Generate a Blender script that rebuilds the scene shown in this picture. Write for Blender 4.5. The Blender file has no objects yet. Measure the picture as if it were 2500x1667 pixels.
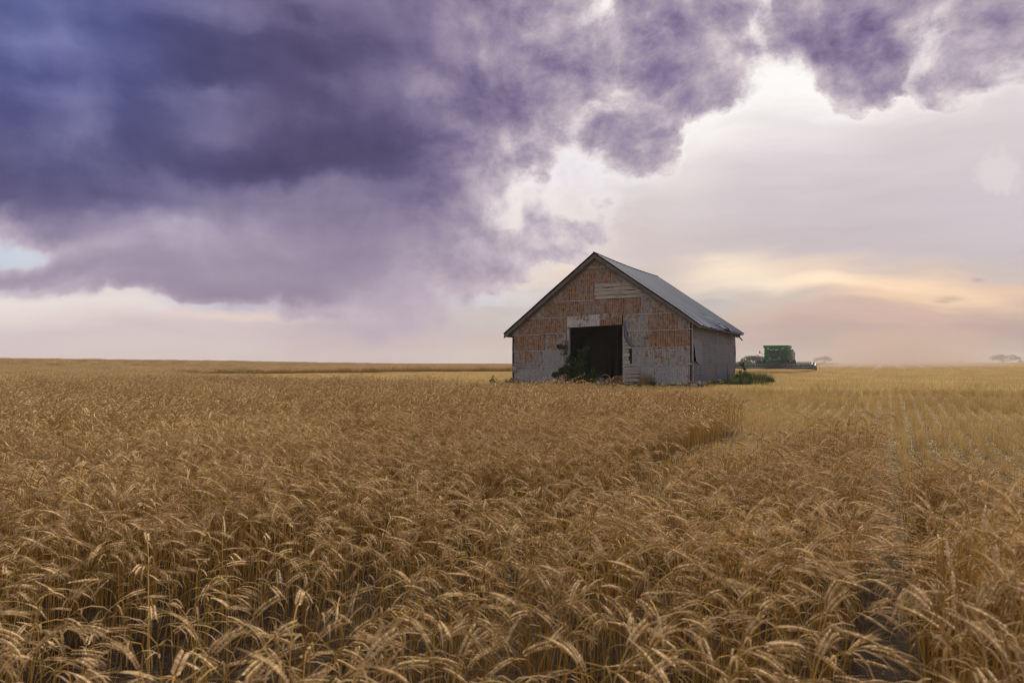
import bpy, bmesh, math, random
import numpy as np
from mathutils import Vector, Matrix, noise as mnoise
R = math.radians
C = bpy.context.scene.collection
sc = bpy.context.scene

# ------------------------------------------------------------------ camera, light, exposure
CAMZ, F = 1.49, 1667.0
cam = bpy.data.objects.new('camera', bpy.data.cameras.new('camera')); C.objects.link(cam)
cam.location = (0, 0, CAMZ); cam.rotation_euler = (R(90), 0, 0)
cam.data.sensor_width = 36; cam.data.lens = 24.0; cam.data.shift_y = 53.5/2500
cam.data.clip_start = 0.05; cam.data.clip_end = 5000
cam.data.dof.use_dof = True; cam.data.dof.focus_distance = 28; cam.data.dof.aperture_fstop = 4
sc.camera = cam
sc.view_settings.view_transform = 'Standard'; sc.view_settings.look = 'None'
sc.view_settings.exposure = 0.0; sc.view_settings.gamma = 1
sc.cycles.max_bounces = 8; sc.cycles.diffuse_bounces = 6; sc.cycles.glossy_bounces = 2
sc.cycles.transmission_bounces = 4; sc.cycles.transparent_max_bounces = 8; sc.cycles.volume_bounces = 1
sc.cycles.use_denoising = True; sc.cycles.filter_width = 1.1
SUN_AZ, SUN_EL = 24.0, 40.0          # behind the cloud break, right of the barn

def srgb(r, g, b):
    f = lambda c: c/12.92 if c <= .04045 else ((c+.055)/1.055)**2.4
    return tuple(f(c/255) for c in (r, g, b))

class NT:
    """small node-graph writer"""
    def __init__(s, tree): s.t = tree; s.n = tree.nodes; s.l = tree.links
    def new(s, typ, **kw):
        n = s.n.new(typ)
        for k, v in kw.items(): setattr(n, k, v)
        return n
    def put(s, sock, val):
        if isinstance(val, bpy.types.NodeSocket): s.l.new(val, sock)
        elif val is not None:
            if hasattr(sock.default_value, '__len__') and len(sock.default_value) == 4 and len(val) == 3: val = (*val, 1)
            sock.default_value = val
    def math(s, op, a, b=None, c=None, clamp=False):
        n = s.new('ShaderNodeMath', operation=op, use_clamp=clamp)
        for i, v in enumerate((a, b, c)): s.put(n.inputs[i], v)
        return n.outputs[0]
    def vmath(s, op, a, b=None, scale=None):
        n = s.new('ShaderNodeVectorMath', operation=op)
        s.put(n.inputs[0], a); s.put(n.inputs[1], b)
        if scale is not None: s.put(n.inputs['Scale'], scale)
        return n.outputs['Value'] if op in ('DOT_PRODUCT', 'LENGTH') else n.outputs[0]
    def ss(s, x, a, b, lo=0., hi=1.):
        n = s.new('ShaderNodeMapRange', interpolation_type='SMOOTHSTEP')
        for i, v in enumerate((x, a, b, lo, hi)): s.put(n.inputs[i], v)
        return n.outputs[0]
    def mix(s, f, a, b, blend='MIX'):
        n = s.new('ShaderNodeMix', data_type='RGBA', blend_type=blend)
        s.put(n.inputs[0], f); s.put(n.inputs[6], a); s.put(n.inputs[7], b)
        return n.outputs[2]
    def noise(s, vec, scale, detail=4, rough=.55, dist=0., color=False, lac=2.):
        n = s.new('ShaderNodeTexNoise'); s.put(n.inputs['Vector'], vec)
        n.inputs['Scale'].default_value = scale; n.inputs['Detail'].default_value = detail
        n.inputs['Roughness'].default_value = rough; n.inputs['Distortion'].default_value = dist
        n.inputs['Lacunarity'].default_value = lac
        return n.outputs[1] if color else n.outputs[0]
    def ramp(s, f, stops, interp='LINEAR'):
        n = s.new('ShaderNodeValToRGB'); cr = n.color_ramp; cr.interpolation = interp
        while len(cr.elements) < len(stops): cr.elements.new(.5)
        for e, (p, c) in zip(cr.elements, stops): e.position = p; e.color = (*c, 1)
        s.put(n.inputs[0], f); return n.outputs[0]
    def mapping(s, vec, loc=(0, 0, 0), rot=(0, 0, 0), scale=(1, 1, 1), typ='POINT'):
        n = s.new('ShaderNodeMapping', vector_type=typ); s.put(n.inputs[0], vec)
        n.inputs[1].default_value = loc; n.inputs[2].default_value = rot; n.inputs[3].default_value = scale
        return n.outputs[0]
    def xyz(s, vec):
        n = s.new('ShaderNodeSeparateXYZ'); s.put(n.inputs[0], vec); return n.outputs
    def cxyz(s, x, y, z):
        n = s.new('ShaderNodeCombineXYZ')
        for i, v in enumerate((x, y, z)): s.put(n.inputs[i], v)
        return n.outputs[0]

def dirof(px, py):                    # photo pixel -> azimuth, elevation of a patch of sky
    u, v = (px-1250)/F, (887-py)/F
    return math.atan(u), math.atan(v/math.sqrt(1+u*u))

w = bpy.data.worlds.new('World'); sc.world = w; w.use_nodes = True
g = NT(w.node_tree); g.n.clear()
tc = g.new('ShaderNodeTexCoord').outputs['Generated']
dx, dy, dz = g.xyz(tc)
az = g.math('ARCTAN2', dx, dy); el = g.math('ARCSINE', dz)
P0 = g.cxyz(az, el, 0.)
# warps of the direction: broad, billowy, ragged
cen = lambda n, k: g.vmath('SCALE', g.vmath('SUBTRACT', n, (.5, .5, .5)), scale=k)
right = g.ss(az, -.22, .10)                      # soft layered base at left, lumpy cumulus at right
Pw = g.vmath('ADD', P0, cen(g.noise(P0, 4., 3, .5, color=True), .07))
Pb = g.vmath('ADD', Pw, cen(g.noise(Pw, 13, 4, .55, color=True), .075))
Pr = g.vmath('ADD', Pb, cen(g.noise(Pb, 38, 5, .62, color=True), .032))
mixv = g.new('ShaderNodeMix', data_type='VECTOR'); g.put(mixv.inputs[0], right); g.l.new(Pb, mixv.inputs[4]); g.l.new(Pr, mixv.inputs[5])
Pm = mixv.outputs[1]
def uv_of(P):                                    # direction -> tangents of azimuth and height, front half of the sky
    a, e, _ = g.xyz(P); a = g.math('MAXIMUM', g.math('MINIMUM', a, 1.15), -1.15)
    return g.math('TANGENT', a), g.math('DIVIDE', g.math('TANGENT', g.math('MINIMUM', e, 1.3)), g.math('COSINE', a))
X0, X1 = -250, 2750
def table(P, rows):
    """rows: (photo height, [(photo x, value or colour)...]) blended from one height to the next"""
    u, v = uv_of(P); t = g.math('MULTIPLY_ADD', u, F/(X1-X0), (1250-X0)/(X1-X0), clamp=True); acc = None
    for i, (y, st) in enumerate(rows):
        st = [((x-X0)/(X1-X0), (c if isinstance(c, tuple) else ((c*(1 if c > 0 else .45)+1)/2,)*3)) for x, c in st]   # plain numbers are kept as (v+1)/2: a ramp cannot go below 0
        c = g.ramp(t, st, 'EASE')
        if acc is None: acc = c
        else:
            yp = rows[i-1][0]; acc = g.mix(g.ss(v, (887-yp)/F, (887-y)/F), acc, c)
    return acc
# thickness of the storm cloud
thick = table(Pm, [
    (0, [(0, .66), (250, .74), (500, .70), (750, .78), (1000, .80), (1250, .62), (1370, .48), (1400, .38), (1465, .22), (1530, .62), (1700, .62), (1800, .52), (1855, .28), (1920, .58), (2100, .66), (2250, .52), (2400, .55), (2550, .48)]),
    (100, [(0, .80), (135, .55), (260, .78), (500, .93), (750, .92), (1000, .74), (1090, .58), (1250, .62), (1380, .42), (1480, .62), (1580, .80), (1700, .55), (1790, .44), (1862, .24), (1940, .58), (2080, .82), (2190, .64), (2270, .30), (2370, .44), (2500, .42)]),
    (200, [(0, .85), (200, .74), (500, .98), (750, .92), (900, .76), (1040, .58), (1160, .78), (1300, .80), (1430, .55), (1510, .26), (1600, .72), (1760, .42), (1850, .06), (1985, .10), (2050, .55), (2130, .80), (2195, .60), (2245, .22), (2330, .42), (2450, .26), (2500, .08)]),
    (250, [(0, .84), (180, .62), (350, .86), (520, .72), (700, .90), (1040, .80), (1250, .82), (1380, .58), (1450, .28), (1520, .42), (1600, .36), (1690, .48), (1760, .28), (1820, -.05), (1990, -.15), (2070, .36), (2140, .55), (2200, -.1), (2260, .2), (2360, .25), (2430, -.1)]),
    (315, [(0, .88), (190, .60), (350, .86), (530, .68), (700, .92), (950, .95), (1120, .88), (1240, .66), (1340, .42), (1410, .22), (1460, .60), (1560, .66), (1630, .52), (1690, -.05), (1800, -.3), (2100, -.15), (2180, -.35), (2500, -.4)]),
    (400, [(0, .88), (250, .84), (500, .88), (750, .98), (950, .96), (1080, .72), (1170, .46), (1250, .34), (1310, .58), (1370, .12), (1440, -.15), (1520, .28), (1575, .56), (1620, .34), (1680, -.25), (2500, -.5)]),
    (475, [(0, .90), (250, .84), (500, .66), (750, .62), (930, .74), (1070, .84), (1150, .50), (1210, .26), (1270, .08), (1320, .14), (1400, -.15), (1560, -.1), (1700, -.4), (2500, -.5)]),
    (545, [(0, .30), (120, .66), (300, .54), (430, .40), (600, .46), (800, .62), (1000, .62), (1120, .46), (1200, .24), (1270, .06), (1320, .22), (1400, .28), (1465, .22), (1520, -.2), (2500, -.5)]),
    (610, [(-60, -.1), (60, .0), (160, .34), (400, .48), (700, .54), (900, .58), (1050, .52), (1110, .44), (1200, .34), (1300, .36), (1390, .26), (1450, -.1), (2500, -.5)]),
    (665, [(0, .40), (200, .44), (450, .48), (750, .54), (900, .46), (1000, .40), (1100, .48), (1200, .42), (1280, .16), (1340, -.1), (2500, -.5)]),
    (705, [(0, .10), (200, .24), (350, .46), (600, .56), (800, .58), (900, .38), (1000, .34), (1140, .40), (1220, .22), (1280, -.1), (2500, -.5)]),
    (742, [(0, -.2), (400, .02), (600, .12), (800, .26), (950, .32), (1100, .24), (1200, .0), (2500, -.5)]),
    (790, [(0, -.4), (600, -.2), (820, .10), (950, .22), (1080, .16), (1220, -.1), (2500, -.5)]),
    (850, [(0, -.4), (600, -.3), (800, .0), (950, .07), (1100, .04), (1250, -.2), (2500, -.5)])])
dec = lambda c: g.math('MULTIPLY_ADD', g.xyz(c)[0], 2., -1.)
thick = dec(thick)
# fractal body with relief: lumps catch light from the bright break
def body(P): return g.noise(P, 11, 9, .62)
Pbt = g.mapping(Pw, scale=(1, 1.25, 1))
ga, ge = dirof(1900, 180)
c0 = body(Pbt); c1 = body(g.vmath('ADD', Pbt, (.016, .022, 0)))
relief = g.math('SUBTRACT', c0, c1)
Ps = g.mapping(Pw, scale=(1., 4.6, 1), rot=(0, 0, R(5)))
s0 = g.noise(Ps, 2.1, 4, .46); s1 = g.noise(g.vmath('ADD', Ps, (0, .13, 0)), 2.1, 4, .46)
band = g.math('SUBTRACT', s0, .5); brel = g.math('SUBTRACT', s0, s1)
kR = g.math('MULTIPLY_ADD', right, .76, .11)     # how lumpy
tex = g.math('ADD', g.math('MULTIPLY', g.math('SUBTRACT', c0, .5), kR), g.math('MULTIPLY', band, g.math('MULTIPLY_ADD', right, -.26, .42)))
T = g.math('MULTIPLY_ADD', tex, g.ss(thick, -.17, -.02), thick)
cover = g.ss(T, g.math('MULTIPLY', right, .05), g.math('MULTIPLY_ADD', right, -.10, .30))
shade = g.math('ADD', g.math('MULTIPLY', relief, g.math('MULTIPLY_ADD', right, 1.05, .20)), g.math('MULTIPLY', brel, g.math('MULTIPLY_ADD', right, -.2, .32)))
dens = g.math('MULTIPLY', g.math('ADD', T, shade), g.math('MULTIPLY_ADD', right, -.16, .92), clamp=True)
pal_r = g.ramp(dens, [(0., srgb(226, 213, 213)), (.22, srgb(196, 182, 192)), (.42, srgb(166, 153, 171)), (.62, srgb(138, 124, 154)), (.82, srgb(109, 97, 134)), (1., srgb(80, 72, 108))])
pal_l = g.ramp(dens, [(0., srgb(220, 210, 214)), (.22, srgb(184, 172, 190)), (.42, srgb(150, 140, 164)), (.62, srgb(119, 110, 143)), (.82, srgb(87, 80, 117)), (1., srgb(70, 64, 98))])
pal_b = g.ramp(dens, [(0., srgb(206, 210, 226)), (.22, srgb(170, 174, 206)), (.42, srgb(134, 138, 182)), (.62, srgb(104, 110, 160)), (.82, srgb(76, 84, 136)), (1., srgb(58, 64, 112))])
ccol = g.mix(g.ss(az, -.30, .12), pal_l, pal_r)
ccol = g.mix(g.ss(el, .24, .05, 0, .42), ccol, srgb(184, 163, 176))
bl = g.math('MULTIPLY', g.ss(az, -.28, -.62), g.ss(el, .10, .42)); ccol = g.mix(bl, ccol, pal_b)
# open sky: colours by height and bearing
nish = g.new('ShaderNodeTexSky', sky_type='NISHITA', sun_disc=False)
nish.sun_elevation = R(SUN_EL); nish.sun_rotation = R(SUN_AZ); nish.dust_density = 4
Pv = g.vmath('ADD', Pw, cen(g.noise(g.mapping(Pw, scale=(1, 5, 1)), 6, 6, .55, color=True), .05))
S = srgb
openc = table(Pv, [
    (-120, [(0, S(205, 205, 222)), (1400, S(240, 234, 234)), (1900, S(250, 246, 244)), (2500, S(226, 216, 220))]),
    (120, [(0, S(205, 205, 222)), (1400, S(244, 238, 236)), (1900, S(255, 252, 250)), (2300, S(240, 232, 232)), (2500, S(222, 212, 216))]),
    (230, [(1300, S(232, 224, 228)), (1500, S(250, 245, 242)), (1800, S(248, 243, 241)), (1980, S(252, 248, 246)), (2250, S(238, 231, 230)), (2500, S(220, 211, 214))]),
    (330, [(1300, S(228, 220, 226)), (1450, S(238, 232, 232)), (1700, S(243, 237, 235)), (1900, S(232, 225, 226)), (2200, S(218, 209, 212)), (2500, S(214, 205, 208))]),
    (430, [(1200, S(236, 226, 226)), (1400, S(230, 222, 230)), (1650, S(226, 218, 218)), (1850, S(214, 205, 209)), (2200, S(209, 200, 204)), (2500, S(206, 199, 204))]),
    (520, [(0, S(216, 214, 222)), (900, S(226, 216, 218)), (1300, S(232, 222, 220)), (1600, S(214, 203, 204)), (1900, S(204, 193, 198)), (2200, S(203, 194, 199)), (2500, S(202, 195, 201))]),
    (600, [(-100, S(190, 203, 222)), (60, S(203, 210, 222)), (200, S(220, 214, 220)), (900, S(222, 208, 210)), (1350, S(226, 212, 205)), (1600, S(208, 195, 194)), (2000, S(199, 187, 191)), (2500, S(202, 191, 194))]),
    (655, [(0, S(205, 208, 220)), (700, S(214, 206, 214)), (1250, S(214, 206, 206)), (1400, S(232, 214, 200)), (1600, S(214, 198, 190)), (1780, S(250, 229, 205)), (1950, S(232, 208, 190)), (2200, S(214, 196, 186)), (2500, S(208, 193, 190))]),
    (690, [(0, S(222, 214, 216)), (600, S(218, 210, 214)), (1150, S(206, 203, 212)), (1300, S(226, 210, 200)), (1600, S(214, 198, 190)), (1800, S(240, 222, 202)), (2000, S(253, 228, 198)), (2200, S(249, 217, 184)), (2500, S(230, 198, 174))]),
    (728, [(0, S(232, 222, 216)), (300, S(228, 216, 212)), (620, S(196, 206, 222)), (800, S(216, 208, 210)), (1150, S(204, 202, 208)), (1250, S(210, 202, 200)), (1700, S(192, 184, 182)), (1900, S(206, 190, 180)), (2200, S(240, 206, 174)), (2350, S(244, 212, 178)), (2500, S(214, 186, 168))]),
    (765, [(0, S(226, 212, 206)), (350, S(222, 206, 204)), (620, S(224, 204, 196)), (900, S(204, 190, 194)), (1250, S(200, 190, 186)), (1750, S(204, 184, 170)), (1950, S(206, 179, 168)), (2200, S(210, 179, 165)), (2500, S(192, 166, 158))]),
    (810, [(0, S(214, 200, 199)), (500, S(210, 194, 194)), (900, S(190, 175, 180)), (1250, S(200, 184, 178)), (1750, S(199, 176, 169)), (2000, S(192, 166, 159)), (2300, S(189, 161, 154)), (2500, S(185, 161, 157))]),
    (850, [(0, S(211, 196, 194)), (500, S(210, 194, 190)), (900, S(196, 178, 176)), (1250, S(204, 187, 178)), (1750, S(192, 175, 166)), (2000, S(186, 167, 158)), (2500, S(182, 164, 157))]),
    (900, [(0, S(212, 196, 190)), (500, S(210, 194, 188)), (900, S(198, 180, 174)), (1250, S(200, 184, 175)), (1750, S(184, 168, 160)), (2500, S(178, 161, 154))])])
# wisps in the veil
wis = g.noise(g.mapping(Pw, scale=(1, 6, 1), rot=(0, 0, R(6))), 4.5, 7, .6)
openc = g.mix(g.ss(wis, .40, .72, 0, .22), openc, g.vmath('SCALE', openc, scale=1.22))
openc = g.mix(g.ss(wis, .5, .28, 0, .30), openc, g.vmath('SCALE', openc, scale=.86))
openc = g.mix(.004, openc, g.vmath('SCALE', nish.outputs[0], scale=.08))
# thin scud: ragged grey shreds hanging in the bright part
scud = g.math('MULTIPLY', g.ss(g.noise(Pr, 19, 6, .62), .60, .70), dec(table(P0, [(330, [(1200, 0.), (2500, 0.)]), (400, [(1150, 0.), (1250, .5), (1400, .5), (1480, 0.)]), (500, [(1150, 0.), (1250, .7), (1400, .4), (1450, 0.)]), (600, [(1400, .2), (1500, 0.)]), (680, [(1100, .0), (2500, 0.)])])))
openc = g.mix(g.math('MULTIPLY', scud, .8), openc, S(178, 166, 178))
def puff(P, px, py, rx, ry):
    a, e = dirof(px, py); m = g.mapping(P, (a, e, 0), (0, 0, 0), (rx/F, ry/F, 1), 'TEXTURE'); return g.math('POWER', .3679, g.vmath('DOT_PRODUCT', m, m))
pf_ = g.math('ADD', puff(Pr, 2440, 415, 62, 40), g.math('MULTIPLY', puff(Pr, 1745, 465, 26, 28), .5))
openc = g.mix(g.math('MULTIPLY', g.ss(g.math('ADD', pf_, g.math('MULTIPLY', g.math('SUBTRACT', c0, .5), .8)), .35, .75), .55), openc, S(232, 220, 220))
for (px, py, rx, ry) in ((2310, 716, 24, 5), (2290, 724, 14, 3), (2375, 664, 10, 4)): openc = g.mix(g.math('MULTIPLY', puff(Pw, px, py, rx, ry), .45), openc, S(164, 146, 142))
# silver lining where thin cloud stands before the bright break
glow = dec(table(P0, [(-150, [(1200, 0.), (1450, .9), (1900, 1.), (2300, .8), (2600, .4)]), (150, [(1200, .0), (1420, .7), (1900, 1.), (2300, .9), (2600, .3)]), (330, [(1200, .1), (1450, .75), (1750, .8), (2100, .3), (2300, .0)]), (480, [(1100, .1), (1300, .5), (1500, .5), (1700, 0.)]), (620, [(1000, .0), (1300, .15), (1500, .1), (1600, 0.)])]))
rim = g.math('MULTIPLY', g.math('MULTIPLY', g.ss(T, -.12, .08), g.ss(T, .38, .12)), glow)
sky = g.mix(cover, openc, ccol)
sky = g.mix(g.math('MULTIPLY', rim, .6, clamp=True), sky, S(255, 252, 249))
# rain haze under the cloud base
# the half of the sky behind the photographer: paler, broken cloud
back = g.ss(dy, .22, -.40)
sky = g.mix(back, sky, g.mix(g.ss(g.noise(tc, 2.2, 5, .55), .35, .65), (.36, .36, .42), (.74, .70, .68)))
sky = g.mix(g.ss(dz, -.03, -.12), sky, (.14, .11, .07))
bgn = g.new('ShaderNodeBackground'); g.put(bgn.inputs[0], g.vmath('SCALE', sky, scale=10.)); bgn.inputs[1].default_value = .10
out = g.new('ShaderNodeOutputWorld'); g.l.new(bgn.outputs[0], out.inputs[0])
w.cycles.sampling_method = 'MANUAL'; w.cycles.sample_map_resolution = 512


sun = bpy.data.objects.new('sun', bpy.data.lights.new('sun', 'SUN')); C.objects.link(sun)
sun.data.energy = 4.6; sun.data.angle = R(16); sun.data.color = (1, .90, .78)
sun.rotation_euler = (R(90-SUN_EL), 0, R(180-SUN_AZ))

# ------------------------------------------------------------------ helpers
class MB:
    """collects shapes and links them as ONE mesh object"""
    def __init__(s): s.v = []; s.f = []; s.m = []; s.a = []; s.attr = (0., 0., 0.); s.mi = 0
    def add(s, vs, fs):
        o = len(s.v); s.v += [tuple(p) for p in vs]; s.f += [tuple(i+o for i in f) for f in fs]
        s.m += [s.mi]*len(fs); s.a += [s.attr]*len(vs)
    def hexa(s, p): s.add(p, [(0, 3, 2, 1), (4, 5, 6, 7), (0, 1, 5, 4), (1, 2, 6, 5), (2, 3, 7, 6), (3, 0, 4, 7)])
    def box(s, x0, x1, y0, y1, z0, z1):
        s.hexa([(x0, y0, z0), (x1, y0, z0), (x1, y1, z0), (x0, y1, z0), (x0, y0, z1), (x1, y0, z1), (x1, y1, z1), (x0, y1, z1)])
    def bar(s, p, q, w, h=None, up=(0, 0, 1)):
        p = Vector(p); q = Vector(q); d = (q-p).normalized(); up = Vector(up)
        a = d.cross(up)
        if a.length < 1e-4: a = d.cross(Vector((1, 0, 0)))
        a.normalize(); b = a.cross(d); a = a*(w/2); b = b*((h or w)/2)
        s.hexa([p-a-b, p+a-b, q+a-b, q-a-b, p-a+b, p+a+b, q+a+b, q-a+b])
    def tube(s, pts, r, n=8, cap=True, close=False):
        pts = [Vector(p) for p in pts]; rs = r if hasattr(r, '__len__') else [r]*len(pts)
        vs = []; fs = []; N = len(pts); ref = None
        for i, p in enumerate(pts):
            d = pts[(i+1) % N]-pts[i-1] if close else pts[min(i+1, N-1)]-pts[max(i-1, 0)]
            d.normalize()
            a = (ref - d*ref.dot(d)) if ref is not None else d.orthogonal()
            if a.length < 1e-5: a = d.orthogonal()
            a.normalize(); ref = a; b = d.cross(a)
            vs += [p+(a*math.cos(t)+b*math.sin(t))*rs[i] for t in (2*math.pi*k/n for k in range(n))]
        for i in range(N if close else N-1):
            j = (i+1) % N
            fs += [(i*n+k, i*n+(k+1) % n, j*n+(k+1) % n, j*n+k) for k in range(n)]
        if cap and not close: fs += [tuple(range(n-1, -1, -1)), tuple((N-1)*n+k for k in range(n))]
        s.add(vs, fs)
    def lathe(s, c, axis, prof, n=20):
        c = Vector(c); ax = Vector(axis).normalized(); a = ax.orthogonal().normalized(); b = ax.cross(a)
        vs = [c+ax*h+(a*math.cos(2*math.pi*k/n)+b*math.sin(2*math.pi*k/n))*r for (r, h) in prof for k in range(n)]
        s.add(vs, [(i*n+k, i*n+(k+1) % n, (i+1)*n+(k+1) % n, (i+1)*n+k) for i in range(len(prof)-1) for k in range(n)])
    def prism(s, outline, ext):
        """outline: 3-D polygon; ext: extrusion vector"""
        n = len(outline); e = Vector(ext); o = [Vector(p) for p in outline]
        s.add(o+[p+e for p in o], [tuple(range(n-1, -1, -1)), tuple(range(n, 2*n))]+[(i, (i+1) % n, n+(i+1) % n, n+i) for i in range(n)])
    def blob(s, c, r, seed=0, n=2, rough=.25):
        bm = bmesh.new(); bmesh.ops.create_icosphere(bm, subdivisions=n, radius=1)
        c = Vector(c); off = Vector((seed*3.7, seed*1.3, seed*2.1))
        vs = []
        for v in bm.verts:
            k = 1+rough*mnoise.noise(v.co*1.3+off)*1.6
            vs.append((c.x+v.co.x*r[0]*k, c.y+v.co.y*r[1]*k, c.z+v.co.z*r[2]*k))
        s.add(vs, [tuple(v.index for v in f.verts) for f in bm.faces]); bm.free()
    def build(s, name, mats, parent=None, smooth=False, loc=None, col=None):
        me = bpy.data.meshes.new(name); me.from_pydata(s.v, [], s.f)
        for m in (mats if isinstance(mats, (list, tuple)) else [mats]): me.materials.append(m)
        me.polygons.foreach_set('material_index', s.m)
        at = me.attributes.new('wear', 'FLOAT_VECTOR', 'POINT'); at.data.foreach_set('vector', np.array(s.a, 'f').ravel())
        if smooth: me.polygons.foreach_set('use_smooth', [True]*len(s.f))
        me.update()
        o = bpy.data.objects.new(name, me)
        (col or C).objects.link(o)
        if parent is not None: o.parent = parent
        if loc is not None: o.location = loc
        return o
def tag(o, label, cat, group=None, kind=None):
    o['label'] = label; o['category'] = cat
    if group: o['group'] = group
    if kind: o['kind'] = kind
    return o
def empty(name, loc, rz=0):
    o = bpy.data.objects.new(name, None); C.objects.link(o); o.location = loc; o.rotation_euler = (0, 0, rz)
    o.empty_display_size = .3
    return o

# ------------------------------------------------------------------ materials
def material(name):
    m = bpy.data.materials.new(name); m.use_nodes = True; g = NT(m.node_tree)
    return m, g, g.n['Principled BSDF'], g.new('ShaderNodeTexCoord').outputs['Object']
def plain(name, col, rough=.7, metal=0., var=.25, scale=6., bump=0., spec=None):
    m, g, b, oc = material(name)
    n = g.noise(oc, scale, 6, .6)
    c = g.mix(g.ss(n, .3, .7), tuple(x*(1-var) for x in col), tuple(min(1, x*(1+var)) for x in col))
    g.put(b.inputs['Base Color'], c); b.inputs['Roughness'].default_value = rough; b.inputs['Metallic'].default_value = metal
    if spec is not None: b.inputs['Specular IOR Level'].default_value = spec
    if bump:
        bp = g.new('ShaderNodeBump'); bp.inputs['Strength'].default_value = bump; bp.inputs['Distance'].default_value = .02
        g.put(bp.inputs['Height'], n); g.l.new(bp.outputs[0], b.inputs['Normal'])
    return m
def straw(name, c0, c1, trans=.25, patch=True):
    """dry plant matter: each plant its own tint, plus broad drifts across the field"""
    m = bpy.data.materials.new(name); m.use_nodes = True; g = NT(m.node_tree); g.n.clear()
    rnd = g.new('ShaderNodeObjectInfo').outputs['Random']
    geo = g.new('ShaderNodeNewGeometry')
    f = g.math('MULTIPLY_ADD', geo.outputs['Random Per Island'], .75, g.math('MULTIPLY_ADD', rnd, .30, -.05))
    if patch: f = g.math('ADD', f, g.math('MULTIPLY', g.math('SUBTRACT', g.noise(geo.outputs['Position'], .35, 3, .6), .5), .7))
    c = g.mix(g.math('MULTIPLY', f, 1., clamp=True), c0, c1)
    d = g.new('ShaderNodeBsdfDiffuse'); t = g.new('ShaderNodeBsdfTranslucent'); x = g.new('ShaderNodeMixShader')
    g.put(d.inputs[0], c); g.put(t.inputs[0], c); x.inputs[0].default_value = trans
    g.l.new(d.outputs[0], x.inputs[1]); g.l.new(t.outputs[0], x.inputs[2])
    o = g.new('ShaderNodeOutputMaterial'); g.l.new(x.outputs[0], o.inputs[0])
    return m
M = {}
M['stalk'] = straw('wheat_stalk', (.28, .165, .04), (.56, .36, .10), .12)
M['head'] = straw('wheat_head', (.31, .18, .065), (.90, .70, .40), .2)
M['awn'] = straw('wheat_awn', (.47, .31, .14), (.86, .66, .37), .3)
M['leaf'] = straw('wheat_leaf', (.26, .17, .08), (.50, .36, .19), .3)
M['stub'] = straw('stubble_straw', (.46, .32, .115), (.92, .72, .36), .15)
M['green'] = straw('green_leaf', (.030, .065, .016), (.095, .16, .045), .35, False)
M['grass'] = straw('green_grass', (.035, .065, .017), (.095, .13, .04), .3, False)
M['drygrass'] = straw('dry_grass', (.30, .20, .07), (.50, .37, .16), .3, False)
M['crown'] = straw('tree_leaf', (.035, .055, .022), (.085, .11, .045), .25, False)
M['bark'] = plain('bark', (.10, .075, .055), .9, bump=.5, scale=12)
M['stem'] = plain('plant_stem', (.16, .14, .06), .8)

def metal_siding(name, gray0, gray1, rib_axis, pitch, lean=.5):
    """galvanised sheet; 'wear' = (rust amount, whiteness, sheet seed)"""
    m, g, b, oc = material(name)
    at = g.new('ShaderNodeAttribute', attribute_name='wear').outputs['Vector']
    rust, white, seed = g.xyz(at)
    off = g.vmath('ADD', oc, g.cxyz(g.math('MULTIPLY', seed, 13.), g.math('MULTIPLY', seed, 7.), g.math('MULTIPLY', seed, 29.)))
    ax = g.xyz(oc)[rib_axis]
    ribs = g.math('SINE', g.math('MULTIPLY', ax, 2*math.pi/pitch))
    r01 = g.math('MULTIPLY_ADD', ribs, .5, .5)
    if rib_axis == 0: run = g.mapping(off, scale=(9., 1, .9))
    else: run = g.mapping(off, scale=(1., 3., .6))
    streaks = g.noise(run, 1.6, 6, .65); blot = g.noise(off, 1.7, 7, .62); grain = g.noise(off, 26, 4, .6)
    mott = g.noise(off, 7., 6, .68)
    v = g.math('ADD', g.math('MULTIPLY', streaks, .75), g.math('MULTIPLY', blot, 1.1))
    v = g.math('ADD', v, g.math('MULTIPLY', g.math('SUBTRACT', mott, .5), 1.25))
    v = g.math('ADD', v, g.math('MULTIPLY', g.math('SUBTRACT', grain, .5), .5))
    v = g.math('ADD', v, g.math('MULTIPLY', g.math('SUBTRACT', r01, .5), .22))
    v = g.math('ADD', v, g.math('MULTIPLY', rust, .50))
    mask = g.ss(v, 1.04, 1.36)
    gray = g.mix(g.ss(blot, .3, .7), gray0, gray1)
    gray = g.mix(white, gray, (.46, .47, .50))
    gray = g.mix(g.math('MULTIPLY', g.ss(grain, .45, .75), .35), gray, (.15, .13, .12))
    rc = g.mix(g.ss(g.noise(off, 3.1, 5, .6), .35, .65), (.30, .13, .052), (.19, .10, .055))
    rc = g.mix(g.math('MULTIPLY', g.ss(g.math('ADD', g.math('MULTIPLY', streaks, .5), g.math('MULTIPLY', mott, .6)), .50, .66), .95), rc, (.070, .030, .020))
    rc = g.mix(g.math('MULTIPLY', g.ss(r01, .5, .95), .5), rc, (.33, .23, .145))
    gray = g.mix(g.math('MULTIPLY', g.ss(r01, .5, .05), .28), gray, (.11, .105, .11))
    c = g.mix(g.math('MULTIPLY', mask, .92), gray, rc)
    g.put(b.inputs['Base Color'], c)
    b.inputs['Specular IOR Level'].default_value = .22; g.put(b.inputs['Roughness'], g.math('MULTIPLY_ADD', mask, .25, .6))
    bp = g.new('ShaderNodeBump'); bp.inputs['Strength'].default_value = .8 if rib_axis == 0 else .4; bp.inputs['Distance'].default_value = .012
    g.put(bp.inputs['Height'], g.math('ADD', r01, g.math('MULTIPLY', grain, .4))); g.l.new(bp.outputs[0], b.inputs['Normal'])
    return m
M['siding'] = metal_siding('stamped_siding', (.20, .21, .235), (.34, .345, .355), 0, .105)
M['sidewall'] = metal_siding('lap_siding', (.045, .070, .122), (.088, .125, .195), 2, .115)
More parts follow.
